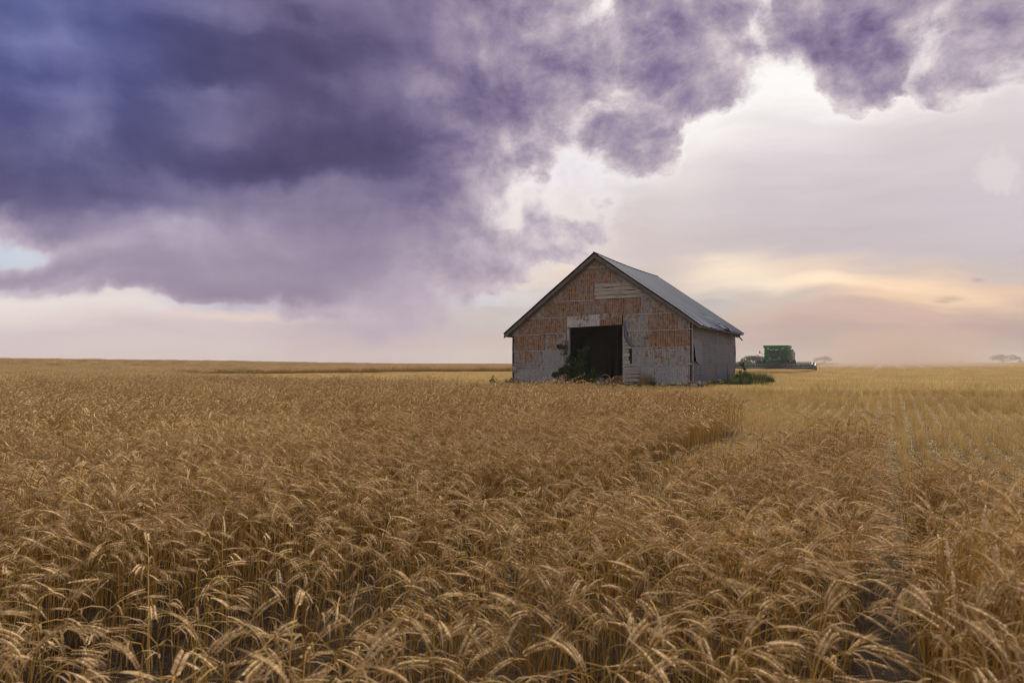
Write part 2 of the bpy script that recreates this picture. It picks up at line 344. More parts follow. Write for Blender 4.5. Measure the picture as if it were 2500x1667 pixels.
def roof_metal():
    m, g, b, oc = material('roof_sheet')
    at = g.new('ShaderNodeAttribute', attribute_name='wear').outputs['Vector']; rust, white, seed = g.xyz(at)
    n = g.noise(g.mapping(oc, scale=(.6, 4, .6)), 1.2, 6, .6)
    c = g.mix(g.ss(n, .3, .7), (.020, .040, .088), (.042, .072, .135))
    c = g.mix(g.math('MULTIPLY', seed, .5), c, (.022, .032, .052))
    c = g.mix(g.math('MULTIPLY', g.ss(g.noise(oc, 3, 6, .7), .60, .75), .5), c, (.085, .055, .04))
    c = g.mix(white, c, (.006, .006, .007))
    g.put(b.inputs['Base Color'], c); b.inputs['Metallic'].default_value = 0.; b.inputs['Roughness'].default_value = .75; b.inputs['Specular IOR Level'].default_value = .12
    return m
M['roof'] = roof_metal()
def wood(name, c0, c1, axis=0, sc=1.):
    m, g, b, oc = material(name)
    s3 = [14*sc]*3; s3[axis] = .9*sc
    at = g.new('ShaderNodeAttribute', attribute_name='wear').outputs['Vector']
    off = g.vmath('ADD', oc, g.vmath('SCALE', at, scale=17.))
    n = g.noise(g.mapping(off, scale=tuple(s3)), 1.4, 7, .65, .4); n2 = g.noise(off, 2.3, 4)
    c = g.mix(g.ss(n, .32, .66), c0, c1)
    c = g.mix(g.math('MULTIPLY', g.ss(n, .38, .28), .8), c, tuple(x*.2 for x in c0))
    c = g.mix(g.math('MULTIPLY', g.ss(n2, .5, .75), .4), c, tuple(x*.5 for x in c0))
    g.put(b.inputs['Base Color'], c); b.inputs['Roughness'].default_value = .85
    bp = g.new('ShaderNodeBump'); bp.inputs['Strength'].default_value = .7; bp.inputs['Distance'].default_value = .015
    g.put(bp.inputs['Height'], n); g.l.new(bp.outputs[0], b.inputs['Normal'])
    return m
M['greywood'] = wood('weathered_board', (.24, .205, .185), (.44, .40, .37), 0)
M['shadewood'] = wood('old_shaded_timber', (.006, .005, .0045), (.015, .012, .010), 2)  # near-black: the shade inside the doorway is put into the wood colour
M['rake'] = wood('rake_board', (.085, .066, .058), (.15, .12, .105), 0, .7)
M['stone'] = plain('field_stone', (.30, .255, .205), .9, var=.4, scale=5, bump=.8)
M['rust'] = plain('rusty_sheet', (.20, .105, .06), .8, var=.5, scale=5)
M['wire'] = plain('fence_wire', (.16, .13, .11), .6, .5)
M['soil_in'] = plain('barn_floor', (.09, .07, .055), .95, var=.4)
M['cgreen'] = plain('green_paint', (.018, .155, .045), .5, var=.2, scale=2, spec=.2)
M['cgreen2'] = plain('green_panel', (.008, .10, .055), .45, var=.15, scale=2, spec=.25)
M['cdark'] = plain('dark_green_steel', (.010, .040, .022), .55, var=.3, scale=3)
M['black'] = plain('black_rubber', (.022, .021, .022), .85, var=.3, scale=5)
M['steel'] = plain('dusty_steel', (.30, .29, .27), .55, .4, var=.2)
M['screen'] = plain('dusty_screen', (.26, .245, .23), .75, var=.25)
M['yellow'] = plain('yellow_paint', (.62, .46, .03), .5, var=.1)
M['white'] = plain('lamp_lens', (.80, .80, .78), .25, var=.05)
M['tine'] = plain('reel_tine', (.05, .045, .035), .6)
M['shirt'] = plain('pale_shirt', (.45, .50, .50), .85, var=.1)
M['skin'] = plain('skin', (.45, .28, .20), .6, var=.08)
M['jeans'] = plain('denim', (.06, .08, .13), .85)
M['hair'] = plain('brown_hair', (.05, .035, .025), .8)
def glass(name):
    m, g, b, oc = material(name)
    b.inputs['Base Color'].default_value = (.06, .08, .08, 1); b.inputs['Roughness'].default_value = .05; b.inputs['Alpha'].default_value = .6; b.inputs['Base Color'].default_value = (.01, .013, .013, 1)
    return m
M['glass'] = glass('tinted_glass')

# ------------------------------------------------------------------ terrain
def ss(x, a, b): t = np.clip((x-a)/(b-a), 0, 1); return t*t*(3-2*t)
UK = [-1.4, -1, -.75, -.46, -.39, -.30, -.15, 0, .3, .39, .47, .6, 1.0, 1.4]
NEAR = [.02, .02, .03, .06, .08, .14, .30, .39, .38, .30, .32, .36, .40, .40]
FAR = [2.0, 1.95, 1.75, 1.36, 1.22, .95, .55, .50, .55, .62, .95, 1.38, 1.55, 1.6]
def ground_z(x, y):
    x = np.asarray(x, float); y = np.asarray(y, float); r = np.hypot(x, y)
    u = np.clip(x/np.maximum(y, .35*r+1e-6), -1.4, 1.4)
    p = np.interp(u, UK, NEAR)*ss(r, 10, 30); q = np.interp(u, UK, FAR)
    h = np.where(u < .2, ss(r, 78, 165), ss(r, 118, 260))
    return p*(1-h)+q*h
gz = lambda x, y: float(ground_z(x, y))
CR, SR = math.cos(R(28.9)), math.sin(R(28.9))
rs_of = lambda x, y: (SR*x+CR*y, CR*x-SR*y)                       # along and across the drill rows
def field_bits(x, y):
    r, s = rs_of(x, y); d = np.hypot(x, y)
    gx = np.interp(x, [-38, -20, -6, -.6, 2.8, 4.4, 4.7], [66, 44, 26.5, 21.5, 19.5, 16.3, 12.6])
    front = (s < -.24+.07*ss(r, 5.6, 4.6)) & (r < 9.6+.25*np.sin(s*5)) & ~((s > -2.7) & (s < -1.38) & (r > 6.1+.4*np.sin(s*4)))
    block = (s < -2.7) & ((y < gx) & (x < 4.75) | (x < -39.5))
    far = (y > 82) & (s < -19.9)
    strip = (s > -19.9) & (s < -9.2) & (r > 74) & (r < 98.4)
    right = (((s > .14) & (s < .52)) | ((s > .92) & (s < 1.9))) & (r < 6.6) & (r > 1.6)
    wheat = (front | block | far | strip | right) & (d > 1.15)
    a, b = s+16.78, r-30.38
    barn = (a > -1.0) & (a < 9.9) & (b > -.9) & (b < 10.4)
    return wheat & ~barn, barn
# ground: one sheet, every direction, out to the horizon
def build_ground():
    rad = [0]+list(np.geomspace(.6, 820, 150)); na = 240
    vs = [(0, 0, 0)]; fs = []
    th = np.linspace(0, 2*math.pi, na, endpoint=False)
    for r in rad[1:]:
        x = r*np.sin(th); y = r*np.cos(th); z = ground_z(x, y)
        vs += list(zip(x.tolist(), y.tolist(), z.tolist()))
    fs += [(0, 1+(k+1) % na, 1+k) for k in range(na)]
    for i in range(len(rad)-2):
        a = 1+i*na; b = a+na
        fs += [(a+k, a+(k+1) % na, b+(k+1) % na, b+k) for k in range(na)]
    me = bpy.data.meshes.new('ground'); me.from_pydata(vs, [], fs)
    V = np.array(vs); wm, bm_ = field_bits(V[:, 0], V[:, 1])
    at = me.attributes.new('litter', 'FLOAT', 'POINT'); at.data.foreach_set('value', np.where(wm | (np.hypot(V[:, 0], V[:, 1]) < 6), .08, np.where(bm_, .1, .42)).astype('f') + ss(np.hypot(V[:, 0], V[:, 1]), 8, 20).astype('f')*np.where(wm | bm_, 0, .20).astype('f') + ss(np.hypot(V[:, 0], V[:, 1]), 60, 260).astype('f')*.2)
    me.polygons.foreach_set('use_smooth', [True]*len(fs)); me.update()
    o = bpy.data.objects.new('ground', me); C.objects.link(o); o['kind'] = 'structure'
    m, g, b, oc = material('field_soil')
    lit = g.new('ShaderNodeAttribute', attribute_name='litter').outputs['Fac']
    rot = g.mapping(oc, rot=(0, 0, R(28.9)))
    n = g.noise(oc, 22, 6, .65); big = g.noise(oc, .5, 4, .6)
    soil = g.mix(g.ss(n, .3, .7), (.026, .018, .012), (.065, .046, .031))
    chips = g.noise(g.mapping(rot, scale=(1, .28, 1)), 30, 5, .7)
    f = g.ss(g.math('ADD', chips, g.math('MULTIPLY', g.math('ADD', lit, g.math('MULTIPLY', g.math('SUBTRACT', big, .5), .5)), .42)), .62, .86)
    g.put(b.inputs['Base Color'], g.mix(f, soil, g.mix(n, (.27, .185, .075), (.46, .34, .16)))); b.inputs['Roughness'].default_value = 1.; b.inputs['Specular IOR Level'].default_value = .05
    bp = g.new('ShaderNodeBump'); bp.inputs['Strength'].default_value = .9; bp.inputs['Distance'].default_value = .03
    g.put(bp.inputs['Height'], n); g.l.new(bp.outputs[0], b.inputs['Normal'])
    me.materials.append(m)
build_ground()

# ------------------------------------------------------------------ crop: plants grown once, then scattered
def quad_strip(mb, pts, wv, ws):
    vs = []
    for p, k in zip(pts, ws): vs += [p-wv*k, p+wv*k]
    mb.add(vs, [(2*i, 2*i+1, 2*i+3, 2*i+2) for i in range(len(pts)-1)])
def wheat_stalk(mb, rng, x, y, lod):
    """lod 0: spikelets and awns, 1: spindle with awns, 2: a few faces"""
    L = rng.gauss(.66, .085); az = rng.gauss(0, .75) if rng.random() < .9 else rng.uniform(-3, 3)
    dirv = Vector((math.cos(az), math.sin(az), 0)); side = Vector((-dirv.y, dirv.x, 0))
    f0 = R(rng.gauss(6, 5)); style = rng.random()
    f1 = R(rng.uniform(70, 125)) if style < .72 else R(rng.uniform(15, 60))
    n = (8, 6, 4)[lod]; p = Vector((x, y, 0)); pts = [p.copy()]; ang = [f0]
    ts = [0, .3, .55, .72, .82, .90, .96, 1.] if lod == 0 else ([0, .4, .72, .86, .95, 1.] if lod == 1 else [0, .6, .85, 1.])
    for a, b in zip(ts, ts[1:]):
        t = (a+b)/2; k = min(1, max(0, (t-.74)/.26)); k = k*k*(3-2*k); ph = f0+(f1-f0)*k
        p = p+(dirv*math.sin(ph)+Vector((0, 0, 1))*math.cos(ph))*(L*(b-a)); pts.append(p.copy())
    w = rng.uniform(.0013, .0021)
    mb.mi = 0
    if lod == 0: mb.tube(pts, [w*1.25]*3+[w]*(len(pts)-3), 3, cap=False)
    else: quad_strip(mb, pts, (Vector((rng.uniform(-1, 1), rng.uniform(-1, 1), 0))).normalized(), [w*(1.3 if lod == 1 else 2.0)]*len(pts))
    # ear
    HL = rng.uniform(.070, .098); ph = f1; cur = R(rng.uniform(15, 45)); hp = [p.copy()]; hd = []; m = (10, 5, 3)[lod]
    for i in range(m):
        ph += cur/m; d = dirv*math.sin(ph)+Vector((0, 0, 1))*math.cos(ph); hd.append(d); p = p+d*(HL/m); hp.append(p.copy())
    hd.append(hd[-1])
    roll = rng.uniform(0, math.pi)
    def frame(d):
        b = d.cross(side); return side*math.cos(roll)+b*math.sin(roll), side*-math.sin(roll)+b*math.cos(roll)
    if lod == 0:
        for i in range(m):
            a, b = frame(hd[i])
            for sg in (-1, 1):
                c = hp[i]+a*sg*.0036; tip = c+hd[i]*.0165+a*sg*.0046; mid = c+(tip-c)*.45
                k = .0050*(1-.35*abs(i-m*.45)/m*2)
                mb.mi = 1
                mb.add([c, mid+a*k*1.1, mid+b*k, mid-a*k*1.1, mid-b*k, tip], [(0, 2, 1), (0, 3, 2), (0, 4, 3), (0, 1, 4), (5, 1, 2), (5, 2, 3), (5, 3, 4), (5, 4, 1)])
                mb.mi = 2
                for q in range(1):
                    o = (a*sg*rng.uniform(.05, .27)+b*rng.gauss(0, .13)); al = rng.uniform(.05, .08)*(1-.25*i/m)
                    d1 = (hd[i]+o).normalized(); d2 = (hd[i]+o*1.3+Vector((0, 0, -.12))).normalized()
                    e0 = tip-hd[i]*.004; e1 = e0+d1*al*.5; e2 = e1+d2*al*.5; wv = d1.cross(Vector((rng.gauss(0, 1), rng.gauss(0, 1), .3))).normalized()*.00036
                    mb.add([e0-wv, e0+wv, e1+wv*.8, e1-wv*.8, e2], [(0, 1, 2, 3), (3, 2, 4)])
    elif lod == 1:
        mb.mi = 1; mb.tube(hp, [.0036, .0080, .0090, .0082, .0062, .002], 4, cap=False)
        mb.mi = 2
        for q in range(5):
            i = rng.randrange(0, m); a, b = frame(hd[i]); o = a*rng.gauss(0, .24)+b*rng.gauss(0, .18)
            d1 = (hd[i]+o).normalized(); al = rng.uniform(.06, .09); wv = d1.cross(Vector((0, 0, 1))).normalized()*.0007
            e0 = hp[i]; e1 = e0+d1*al
            mb.add([e0-wv, e0+wv, e1], [(0, 1, 2)])
    else:
        mb.mi = 1; quad_strip(mb, [hp[0], hp[1], hp[3]], (side+Vector((0, 0, .6))).normalized(), [.005, .009, .004])
        mb.mi = 2
        for q in range(2):
            o = side*rng.gauss(0, .35)+Vector((0, 0, rng.gauss(0, .2))); d1 = (hd[1]+o).normalized(); wv = d1.cross(Vector((0, 0, 1))).normalized()*.0035
            mb.add([hp[1]-wv, hp[1]+wv, hp[1]+d1*.11], [(0, 1, 2)])
    # withered leaves
    mb.mi = 3
    for q in range(2 if lod == 0 else (1 if rng.random() < .7 else 0)):
        if lod == 2: break
        h = rng.uniform(.2, .8); k = h*(len(pts)-1); i = int(k); b0 = pts[i].lerp(pts[min(i+1, len(pts)-1)], k-i)
        a2 = az+rng.gauss(0, 1.0); dv = Vector((math.cos(a2), math.sin(a2), 0)); ll = rng.uniform(.08, .17); e = R(rng.uniform(-5, 45)); bend = R(rng.uniform(70, 170)); lp = [b0]; c = b0.copy()
        for j in range(4): c = c+(dv*math.cos(e)+Vector((0, 0, 1))*math.sin(e))*(ll/4); e -= bend/4; lp.append(c.copy())
        quad_strip(mb, lp, Vector((-dv.y, dv.x, rng.uniform(-.4, .4))), [.0022, .0034, .0032, .0022, .0006])
TEMPL = {}
def templates(key, n, make):
    col = bpy.data.collections.new(key); out = []
    for i in range(n):
        mb = MB(); rng = random.Random(hash_key(key)+i); mats = make(mb, rng)
        out.append(mb.build('%s_%02d' % (key, i), mats, col=col))
    TEMPL[key] = (col, n)
hash_key = lambda k: sum(ord(c)*(i+3) for i, c in enumerate(k))
WM = [M['stalk'], M['head'], M['awn'], M['leaf']]
def mk_clump(mb, rng):
    for i in range(6): wheat_stalk(mb, rng, rng.gauss(0, .05), rng.gauss(0, .03), 0)
    return WM
def mk_mid(mb, rng):
    for i in range(38): wheat_stalk(mb, rng, rng.uniform(-.25, .25), rng.uniform(-.25, .25), 1)
    return WM
def mk_far(mb, rng):
    for i in range(420): wheat_stalk(mb, rng, rng.uniform(-.75, .75), rng.uniform(-.75, .75), 2)
    return WM
def stub_stalk(mb, rng, x, y, lod):
    h = rng.uniform(.12, .21); a = rng.uniform(0, 6.28); t = abs(rng.gauss(0, .20)); d = Vector((math.cos(a)*math.sin(t), math.sin(a)*math.sin(t), math.cos(t)))
    p = Vector((x, y, -.01)); wv = Vector((math.cos(a+1.3), math.sin(a+1.3), 0)); w = rng.uniform(.0016, .0026)*(1 if lod == 0 else 1.9)
    if lod == 0:
        mb.tube([p, p+d*h*.5, p+d*h], [w, w*.95, w*.9], 3, cap=False)
        if rng.random() < .3:
            q = p+d*h*rng.uniform(.3, .8); b2 = rng.uniform(0, 6.28); e = Vector((math.cos(b2), math.sin(b2), rng.uniform(-.6, .5)))*rng.uniform(.04, .11)
            quad_strip(mb, [q, q+e*.6+Vector((0, 0, .01)), q+e], Vector((-e.y, e.x, 0)).normalized(), [.002, .003, .001])
    else: quad_strip(mb, [p, p+d*h], wv, [w, w])
def litter(mb, rng, n, hx, hy, w=.0022):
    for i in range(n):
        a = rng.uniform(0, 6.28); L = rng.uniform(.06, .25)/2; c = Vector((rng.uniform(-hx, hx), rng.uniform(-hy, hy), rng.uniform(.004, .045))); d = Vector((math.cos(a), math.sin(a), rng.gauss(0, .15)))*L
        quad_strip(mb, [c-d, c+d], Vector((-d.y, d.x, 0)).normalized(), [w, w])
def mk_stubrow(mb, rng):              # half a metre of one drill row, along y
    for i in range(52): stub_stalk(mb, rng, rng.gauss(0, .046), rng.uniform(-.25, .25), 0)
    litter(mb, rng, 4, .13, .25)
    return [M['stub']]
def mk_stubtile(mb, rng):             # sixteen rows wide, two metres long
    for k in range(8):
        for i in range(70): stub_stalk(mb, rng, (k-3.5)*.25+rng.gauss(0, .055), rng.uniform(-1, 1), 1)
    litter(mb, rng, 30, 1, 1, .004)
    return [M['stub']]
templates('wheat_clump', 10, mk_clump); templates('wheat_patch', 6, mk_mid); templates('wheat_tile', 4, mk_far)
templates('stubble_row', 6, mk_stubrow); templates('stubble_tile', 4, mk_stubtile)

def scatter(name, parts, label, cat):
    """ONE object: points carrying rotation, size and plant number, plants instanced on them"""
    tree = bpy.data.node_groups.new(name, 'GeometryNodeTree')
    tree.interface.new_socket('Geometry', in_out='INPUT', socket_type='NodeSocketGeometry'); tree.interface.new_socket('Geometry', in_out='OUTPUT', socket_type='NodeSocketGeometry')
    gi = tree.nodes.new('NodeGroupInput'); go = tree.nodes.new('NodeGroupOutput'); jn = tree.nodes.new('GeometryNodeJoinGeometry')
    L = tree.links.new; P = []; RZ = []; S = []; I = []; K = []
    def named(t, n):
        a = tree.nodes.new('GeometryNodeInputNamedAttribute'); a.data_type = t; a.inputs['Name'].default_value = n; return a.outputs[0]
    for k, (key, pos, rz, sc_, rng) in enumerate(parts):
        col, n = TEMPL[key]
        ci = tree.nodes.new('GeometryNodeCollectionInfo'); ci.inputs['Collection'].default_value = col
        ci.inputs['Separate Children'].default_value = True; ci.inputs['Reset Children'].default_value = True
        ip = tree.nodes.new('GeometryNodeInstanceOnPoints'); cmp_ = tree.nodes.new('FunctionNodeCompare'); cmp_.data_type = 'INT'; cmp_.operation = 'EQUAL'
        L(named('INT', 'layer'), cmp_.inputs[2]); cmp_.inputs[3].default_value = k
        e2r = tree.nodes.new('FunctionNodeEulerToRotation'); L(named('FLOAT_VECTOR', 'turn'), e2r.inputs[0])
        L(gi.outputs[0], ip.inputs['Points']); L(cmp_.outputs[0], ip.inputs['Selection']); L(ci.outputs[0], ip.inputs['Instance'])
        ip.inputs['Pick Instance'].default_value = True; L(named('INT', 'plant'), ip.inputs['Instance Index']); L(e2r.outputs[0], ip.inputs['Rotation']); L(named('FLOAT_VECTOR', 'size'), ip.inputs['Scale'])
        L(ip.outputs[0], jn.inputs[0])
        P.append(pos); RZ.append(rz); S.append(sc_); I.append(rng.integers(0, n, len(pos))); K.append(np.full(len(pos), k))
    L(jn.outputs[0], go.inputs[0])
    P = np.concatenate(P); me = bpy.data.meshes.new(name); me.vertices.add(len(P)); me.vertices.foreach_set('co', P.astype('f').ravel())
    rot = np.zeros((len(P), 3), 'f'); rz = np.concatenate(RZ)
    if rz.ndim == 1: rot[:, 2] = rz
    for nm, t, d, key in (('turn', 'FLOAT_VECTOR', rot, 'vector'), ('size', 'FLOAT_VECTOR', np.concatenate(S).astype('f'), 'vector'), ('plant', 'INT', np.concatenate(I).astype('i'), 'value'), ('layer', 'INT', np.concatenate(K).astype('i'), 'value')):
        me.attributes.new(nm, t, 'POINT').data.foreach_set(key, d.ravel())
    o = bpy.data.objects.new(name, me); C.objects.link(o); md = o.modifiers.new('scatter', 'NODES'); md.node_group = tree
    tag(o, label, cat, kind='stuff'); print(name, len(P))
    return o
rg = np.random.default_rng(5)
def rows(r0, r1, s0, s1, dr, ds, jr, js):
    a, b = np.meshgrid(np.arange(r0, r1, dr), np.arange(s0, s1, ds)); a = a.ravel(); b = b.ravel()
    a = a+rg.uniform(-jr, jr, len(a)); b = b+rg.normal(0, js, len(b))
    return SR*a+CR*b, CR*a-SR*b
def in_view(x, y, m=1.08): return (y > -.6) & (np.abs(x) < m*np.maximum(y, 0)+1.6)
def swell(x, y): return .97+.07*np.sin(x*1.7+1.3*np.sin(y*.9))+.075*np.sin(y*2.3+x*.6+np.sin(x*.8))+.05*np.sin(x*5.1-y*3.7)
def crop_layer(key, dr, ds, jr, js, dmin, dmax, want, base_s, r_lim, turn, hs=(.9, 1.1), pad=0., keep=1.):
    x, y = rows(*r_lim, dr, ds, jr, js); d = np.hypot(x, y)
    wm, barn = field_bits(x, y); d2 = d+rg.normal(0, .04, len(d))*d
    rr_, ss_ = rs_of(x, y); lane = (rr_ < 6.4) & (ss_ > -.6) & (ss_ < 1.3) & (rg.random(len(x)) < .93)
    k = (wm if want == 'wheat' else ~wm & ~barn & ~lane) & (d2 >= dmin) & (d2 < dmax) & in_view(x, y) & (d > .95)
    if want == 'stand': k = (np.abs(ss_-.33) < .17) & (rr_ > 1.7) & (rr_ < 6.6) & (d > .95)
    elif key == 'wheat_clump': k &= rg.random(len(x)) < np.clip(.55+.45*ss(d, 3., 8.)+2.2*(swell(x, y)-.97), .30, 1.)
    x, y = x[k], y[k]; n = len(x); sz = base_s*rg.uniform(*hs, n)
    hz = sz.copy()
    if key == 'wheat_clump': hz = hz*.92
    if want == 'wheat':
        r, s = rs_of(x, y)
        hz = hz*swell(x, y)*np.where((s > -20) & (s < -9) & (r > 72), .55, 1.)
    else:
        r, s = rs_of(x, y)
        hz = hz*(1.0+.28*np.sin(r*.9+1.2*np.sin(s*.23))+.18*np.sin(r*2.3+s*.15+1))
    return (key, np.stack([x, y, ground_z(x, y)-.005], 1), turn(n), np.stack([sz, sz, hz], 1), rg)
wind = lambda n: rg.normal(R(8), R(24), n)
scatter('wheat', [
    crop_layer('wheat_clump', .115, .235, .055, .014, 0, 11, 'wheat', 1.1, (-3, 13, -16, 12), wind),
    crop_layer('wheat_clump', .085, .085, .04, .02, 0, 9, 'stand', 1.05, (1.5, 7, -.2, 1.), wind, (1.0, 1.12)),
    crop_layer('wheat_patch', .40, .40, .14, .10, 11, 42, 'wheat', 1., (0, 60, -62, 40), wind),
    crop_layer('wheat_tile', 1.05, 1.05, .4, .4, 42, 105, 'wheat', 1., (10, 150, -170, 0), wind),
    crop_layer('wheat_tile', 2.1, 2.1, .9, .9, 105, 330, 'wheat', 1., (40, 420, -420, 60), wind)],
    'ripe golden bearded wheat bending in the wind, filling the field', 'wheat')
along = lambda n: np.full(n, R(-28.9))+rg.choice([0, math.pi], n)+rg.normal(0, .04, n)
scatter('stubble', [
    crop_layer('stubble_row', .5, .30, .12, .022, 0, 30, 'stub', 1., (-3, 40, -28, 34), along),
    crop_layer('stubble_tile', 2., 2., .0, .0, 30, 120, 'stub', 1., (10, 170, -110, 130), along),
    crop_layer('stubble_tile', 4., 4., .0, .0, 120, 330, 'stub', 1.35, (60, 420, -60, 330), along)],
    'short cut straw stubble in straight drill rows across the harvested field', 'stubble')
# ------------------------------------------------------------------ barn (local: x along the gable, y back, z up from the mean ground)
BW, BL, BZ = 9.135, 9.575, .38
barn = empty('barn', (CR*BW/2+SR*BL/2, 34.7-SR*BW/2+CR*BL/2, BZ), R(-28.9))
tag(barn, 'abandoned gabled barn clad in rusty tin with a dark open doorway', 'barn')
rb = random.Random(11)
B = lambda a, b, z: (a-BW/2, b-BL/2, z-BZ)
zbot = lambda a: .47+.17*a/BW
zeave = lambda a: 3.16+.26*a/BW
PEAK = 6.64
zroof = lambda a: 3.16+(PEAK-3.16)*a/(BW/2) if a < BW/2 else 3.42+(PEAK-3.42)*(BW-a)/(BW/2)
def clip(poly, f):
    out = []
    for i, p in enumerate(poly):
        q = poly[(i+1) % len(poly)]; fp, fq = f(p), f(q)
        if fp >= 0: out.append(p)
        if fp*fq < 0: t = fp/(fp-fq); out.append((p[0]+(q[0]-p[0])*t, p[1]+(q[1]-p[1])*t))
    return out
under = lambda poly, d=.0: clip(clip(poly, lambda p: 3.16-d+(PEAK-3.16)*p[0]/(BW/2)-p[1]), lambda p: 3.42-d+(PEAK-3.42)*(BW-p[0])/(BW/2)-p[1])
D0, D1 = 3.137, 5.917                  # doorway
dtop = lambda a: 3.20+.03*(a-D0)
# timber sheathing behind the tin
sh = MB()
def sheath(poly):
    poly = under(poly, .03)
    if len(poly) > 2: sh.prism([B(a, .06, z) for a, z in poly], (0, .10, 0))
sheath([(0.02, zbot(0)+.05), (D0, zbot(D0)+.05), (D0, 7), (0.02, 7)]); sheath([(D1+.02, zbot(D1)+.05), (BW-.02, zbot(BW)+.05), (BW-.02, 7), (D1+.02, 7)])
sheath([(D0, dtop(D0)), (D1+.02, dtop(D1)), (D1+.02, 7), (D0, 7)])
sh.build('sheathing', M['shadewood'], barn)
# stamped tin sheets in courses
zl = [.47, 1.29, 2.10, 2.90, 3.71, 4.50, 5.25, 6.05, 6.9]; zr = [.64, 1.46, 2.25, 3.02, 3.77, 4.52, 5.27, 6.05, 6.9]
seam = lambda k, a: zl[k]+(zr[k]-zl[k])*a/BW
def az_(xz, row=0):                    # photo x (enlarged view) -> metres along the gable
    u = (1200+xz/3.675-1250)/F; return u*34.7/(CR+u*SR)
tin = [  # course, from, to, rust, whiteness
    (0, 187, 330, .10, .10), (0, 330, 475, .04, .14), (0, 475, 690, .06, .30), (0, 1333, 1425, .06, .25), (0, 1425, 1600, .16, .2), (0, 1600, 1757, .14, .3), (0, 1757, 1803, .55, .1),
    (1, 187, 330, .62, 0), (1, 330, 460, .56, 0), (1, 460, 580, .25, .2), (1, 580, 690, .18, .25), (1, 1262, 1460, .26, .12), (1, 1460, 1640, .50, .25), (1, 1640, 1803, .46, .25),
    (2, 187, 330, .93, 0), (2, 330, 480, .86, 0), (2, 480, 580, .62, .1), (2, 580, 668, .60, .15), (2, 1225, 1420, .42, .05), (2, 1420, 1630, .90, 0), (2, 1630, 1803, 1.0, 0),
    (3, 150, 240, .35, .1), (3, 240, 430, .85, 0), (3, 430, 686, .90, 0), (3, 1178, 1405, .40, .15), (3, 1405, 1650, .86, 0), (3, 1650, 1803, .62, .1),
    (4, 250, 470, .45, .2), (4, 470, 750, .92, 0), (4, 750, 1050, .86, 0), (4, 1050, 1345, .95, 0), (4, 1345, 1700, .55, .1),
    (5, 480, 630, .55, .15), (5, 630, 920, .84, 0), (5, 1345, 1560, .50, .15),
    (6, 640, 905, .80, 0), (6, 905, 1140, .78, 0), (6, 1140, 1420, .42, .25), (7, 760, 1120, .48, .15)]
for row in (5,): tin.append((5, 920, 1345, None, 0))
fs_ = MB(); patch = MB(); i = 0
for (k, x0, x1, ru, wh) in tin:
    a0, a1 = az_(x0), az_(x1)
    if x0 <= 187: a0 = 0
    if x1 >= 1803: a1 = BW
    if ru is None: continue
    lift = rb.uniform(0, .006); ov = .02
    poly = [(a0-.01, seam(k, a0)-(ov if k else 0)+rb.uniform(-.012, .012)), (a1+.01, seam(k, a1)-(ov if k else 0)+rb.uniform(-.012, .012)), (a1+.01, seam(k+1, a1)), (a0-.01, seam(k+1, a0))]
    if k == 3 and x0 < 690 and x1 > 680: poly = [(min(a, D0), z) for a, z in poly]
    if k == 2 and x1 == 668: poly = [(min(a, D0), z) for a, z in poly]
    poly = under([(min(max(a, 0), BW), z) for a, z in poly], .02)
    if len(poly) < 3: continue
    fs_.attr = (ru, wh, rb.random()); y = .045-lift-.004*(k % 2)-.007*(i % 2); i += 1
    zt_ = max(z for a, z in poly); fs_.prism([B(a, y-.018*(zt_-z), z) for a, z in poly], (0, .006, 0))
    zb_ = min(z for a, z in poly); lip = [p for p in poly if p[1] < zb_+.12]
    if k and len(lip) == 2:
        (l0, z0_), (l1, z1_) = sorted(lip); fs_.attr = (ru*.35, .35+.4*rb.random(), rb.random())
        fs_.prism([B(l0, y-.026, z0_), B(l1, y-.026, z1_), B(l1, y-.022, z1_+.035), B(l0, y-.022, z0_+.035)], (0, .004, 0))
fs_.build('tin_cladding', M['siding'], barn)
# course above the door and the left jamb strip
lt = MB()
for (x0, x1, z0, z1, ru, wh, y) in ((680, 975, 3.50, 3.76, .34, 1., .012), (680, 972, 3.22, 3.52, .30, 1., .004), (975, 1150, 3.54, 3.84, .78, .5, .013), (972, 1170, 3.27, 3.55, 1.05, .1, .003), (1148, 1172, 3.42, 3.86, .8, .3, -.004)):
    lt.attr = (ru, wh, rb.random()); a0, a1 = az_(x0), az_(x1); lt.prism([B(a0, y-.03, z0), B(a1, y-.03, z0+.03*(a1-a0)), B(a1, y-.03, z1+.03*(a1-a0)), B(a0, y-.03, z1)], (0, .008, 0))
lt.build('lintel_flashing', M['siding'], barn)
jb = MB(); jb.prism([B(D0-.07, .0, zbot(D0)), B(D0+.03, .0, zbot(D0)), B(D0+.03, .0, dtop(D0)), B(D0-.07, .0, dtop(D0))], (0, .16, 0))
jb.build('door_jamb', M['greywood'], barn)
jb = MB(); jb.prism([B(D1-.03, .02, zbot(D1)), B(D1+.06, .02, zbot(D1)), B(D1+.05, .02, 3.25), B(D1-.03, .02, 3.25)], (0, .16, 0))
jb.build('door_jamb', M['greywood'], barn)
hp = MB(); hp.attr = (.15, .0, .4); hp.prism([B(D0-.20, -.05, 2.06), B(D0+.0, -.05, 2.08), B(D0+.0, -.05, 2.60), B(D0-.18, -.05, 2.62)], (0, .035, 0))
hp.build('torn_sheet', M['sidewall'], barn)
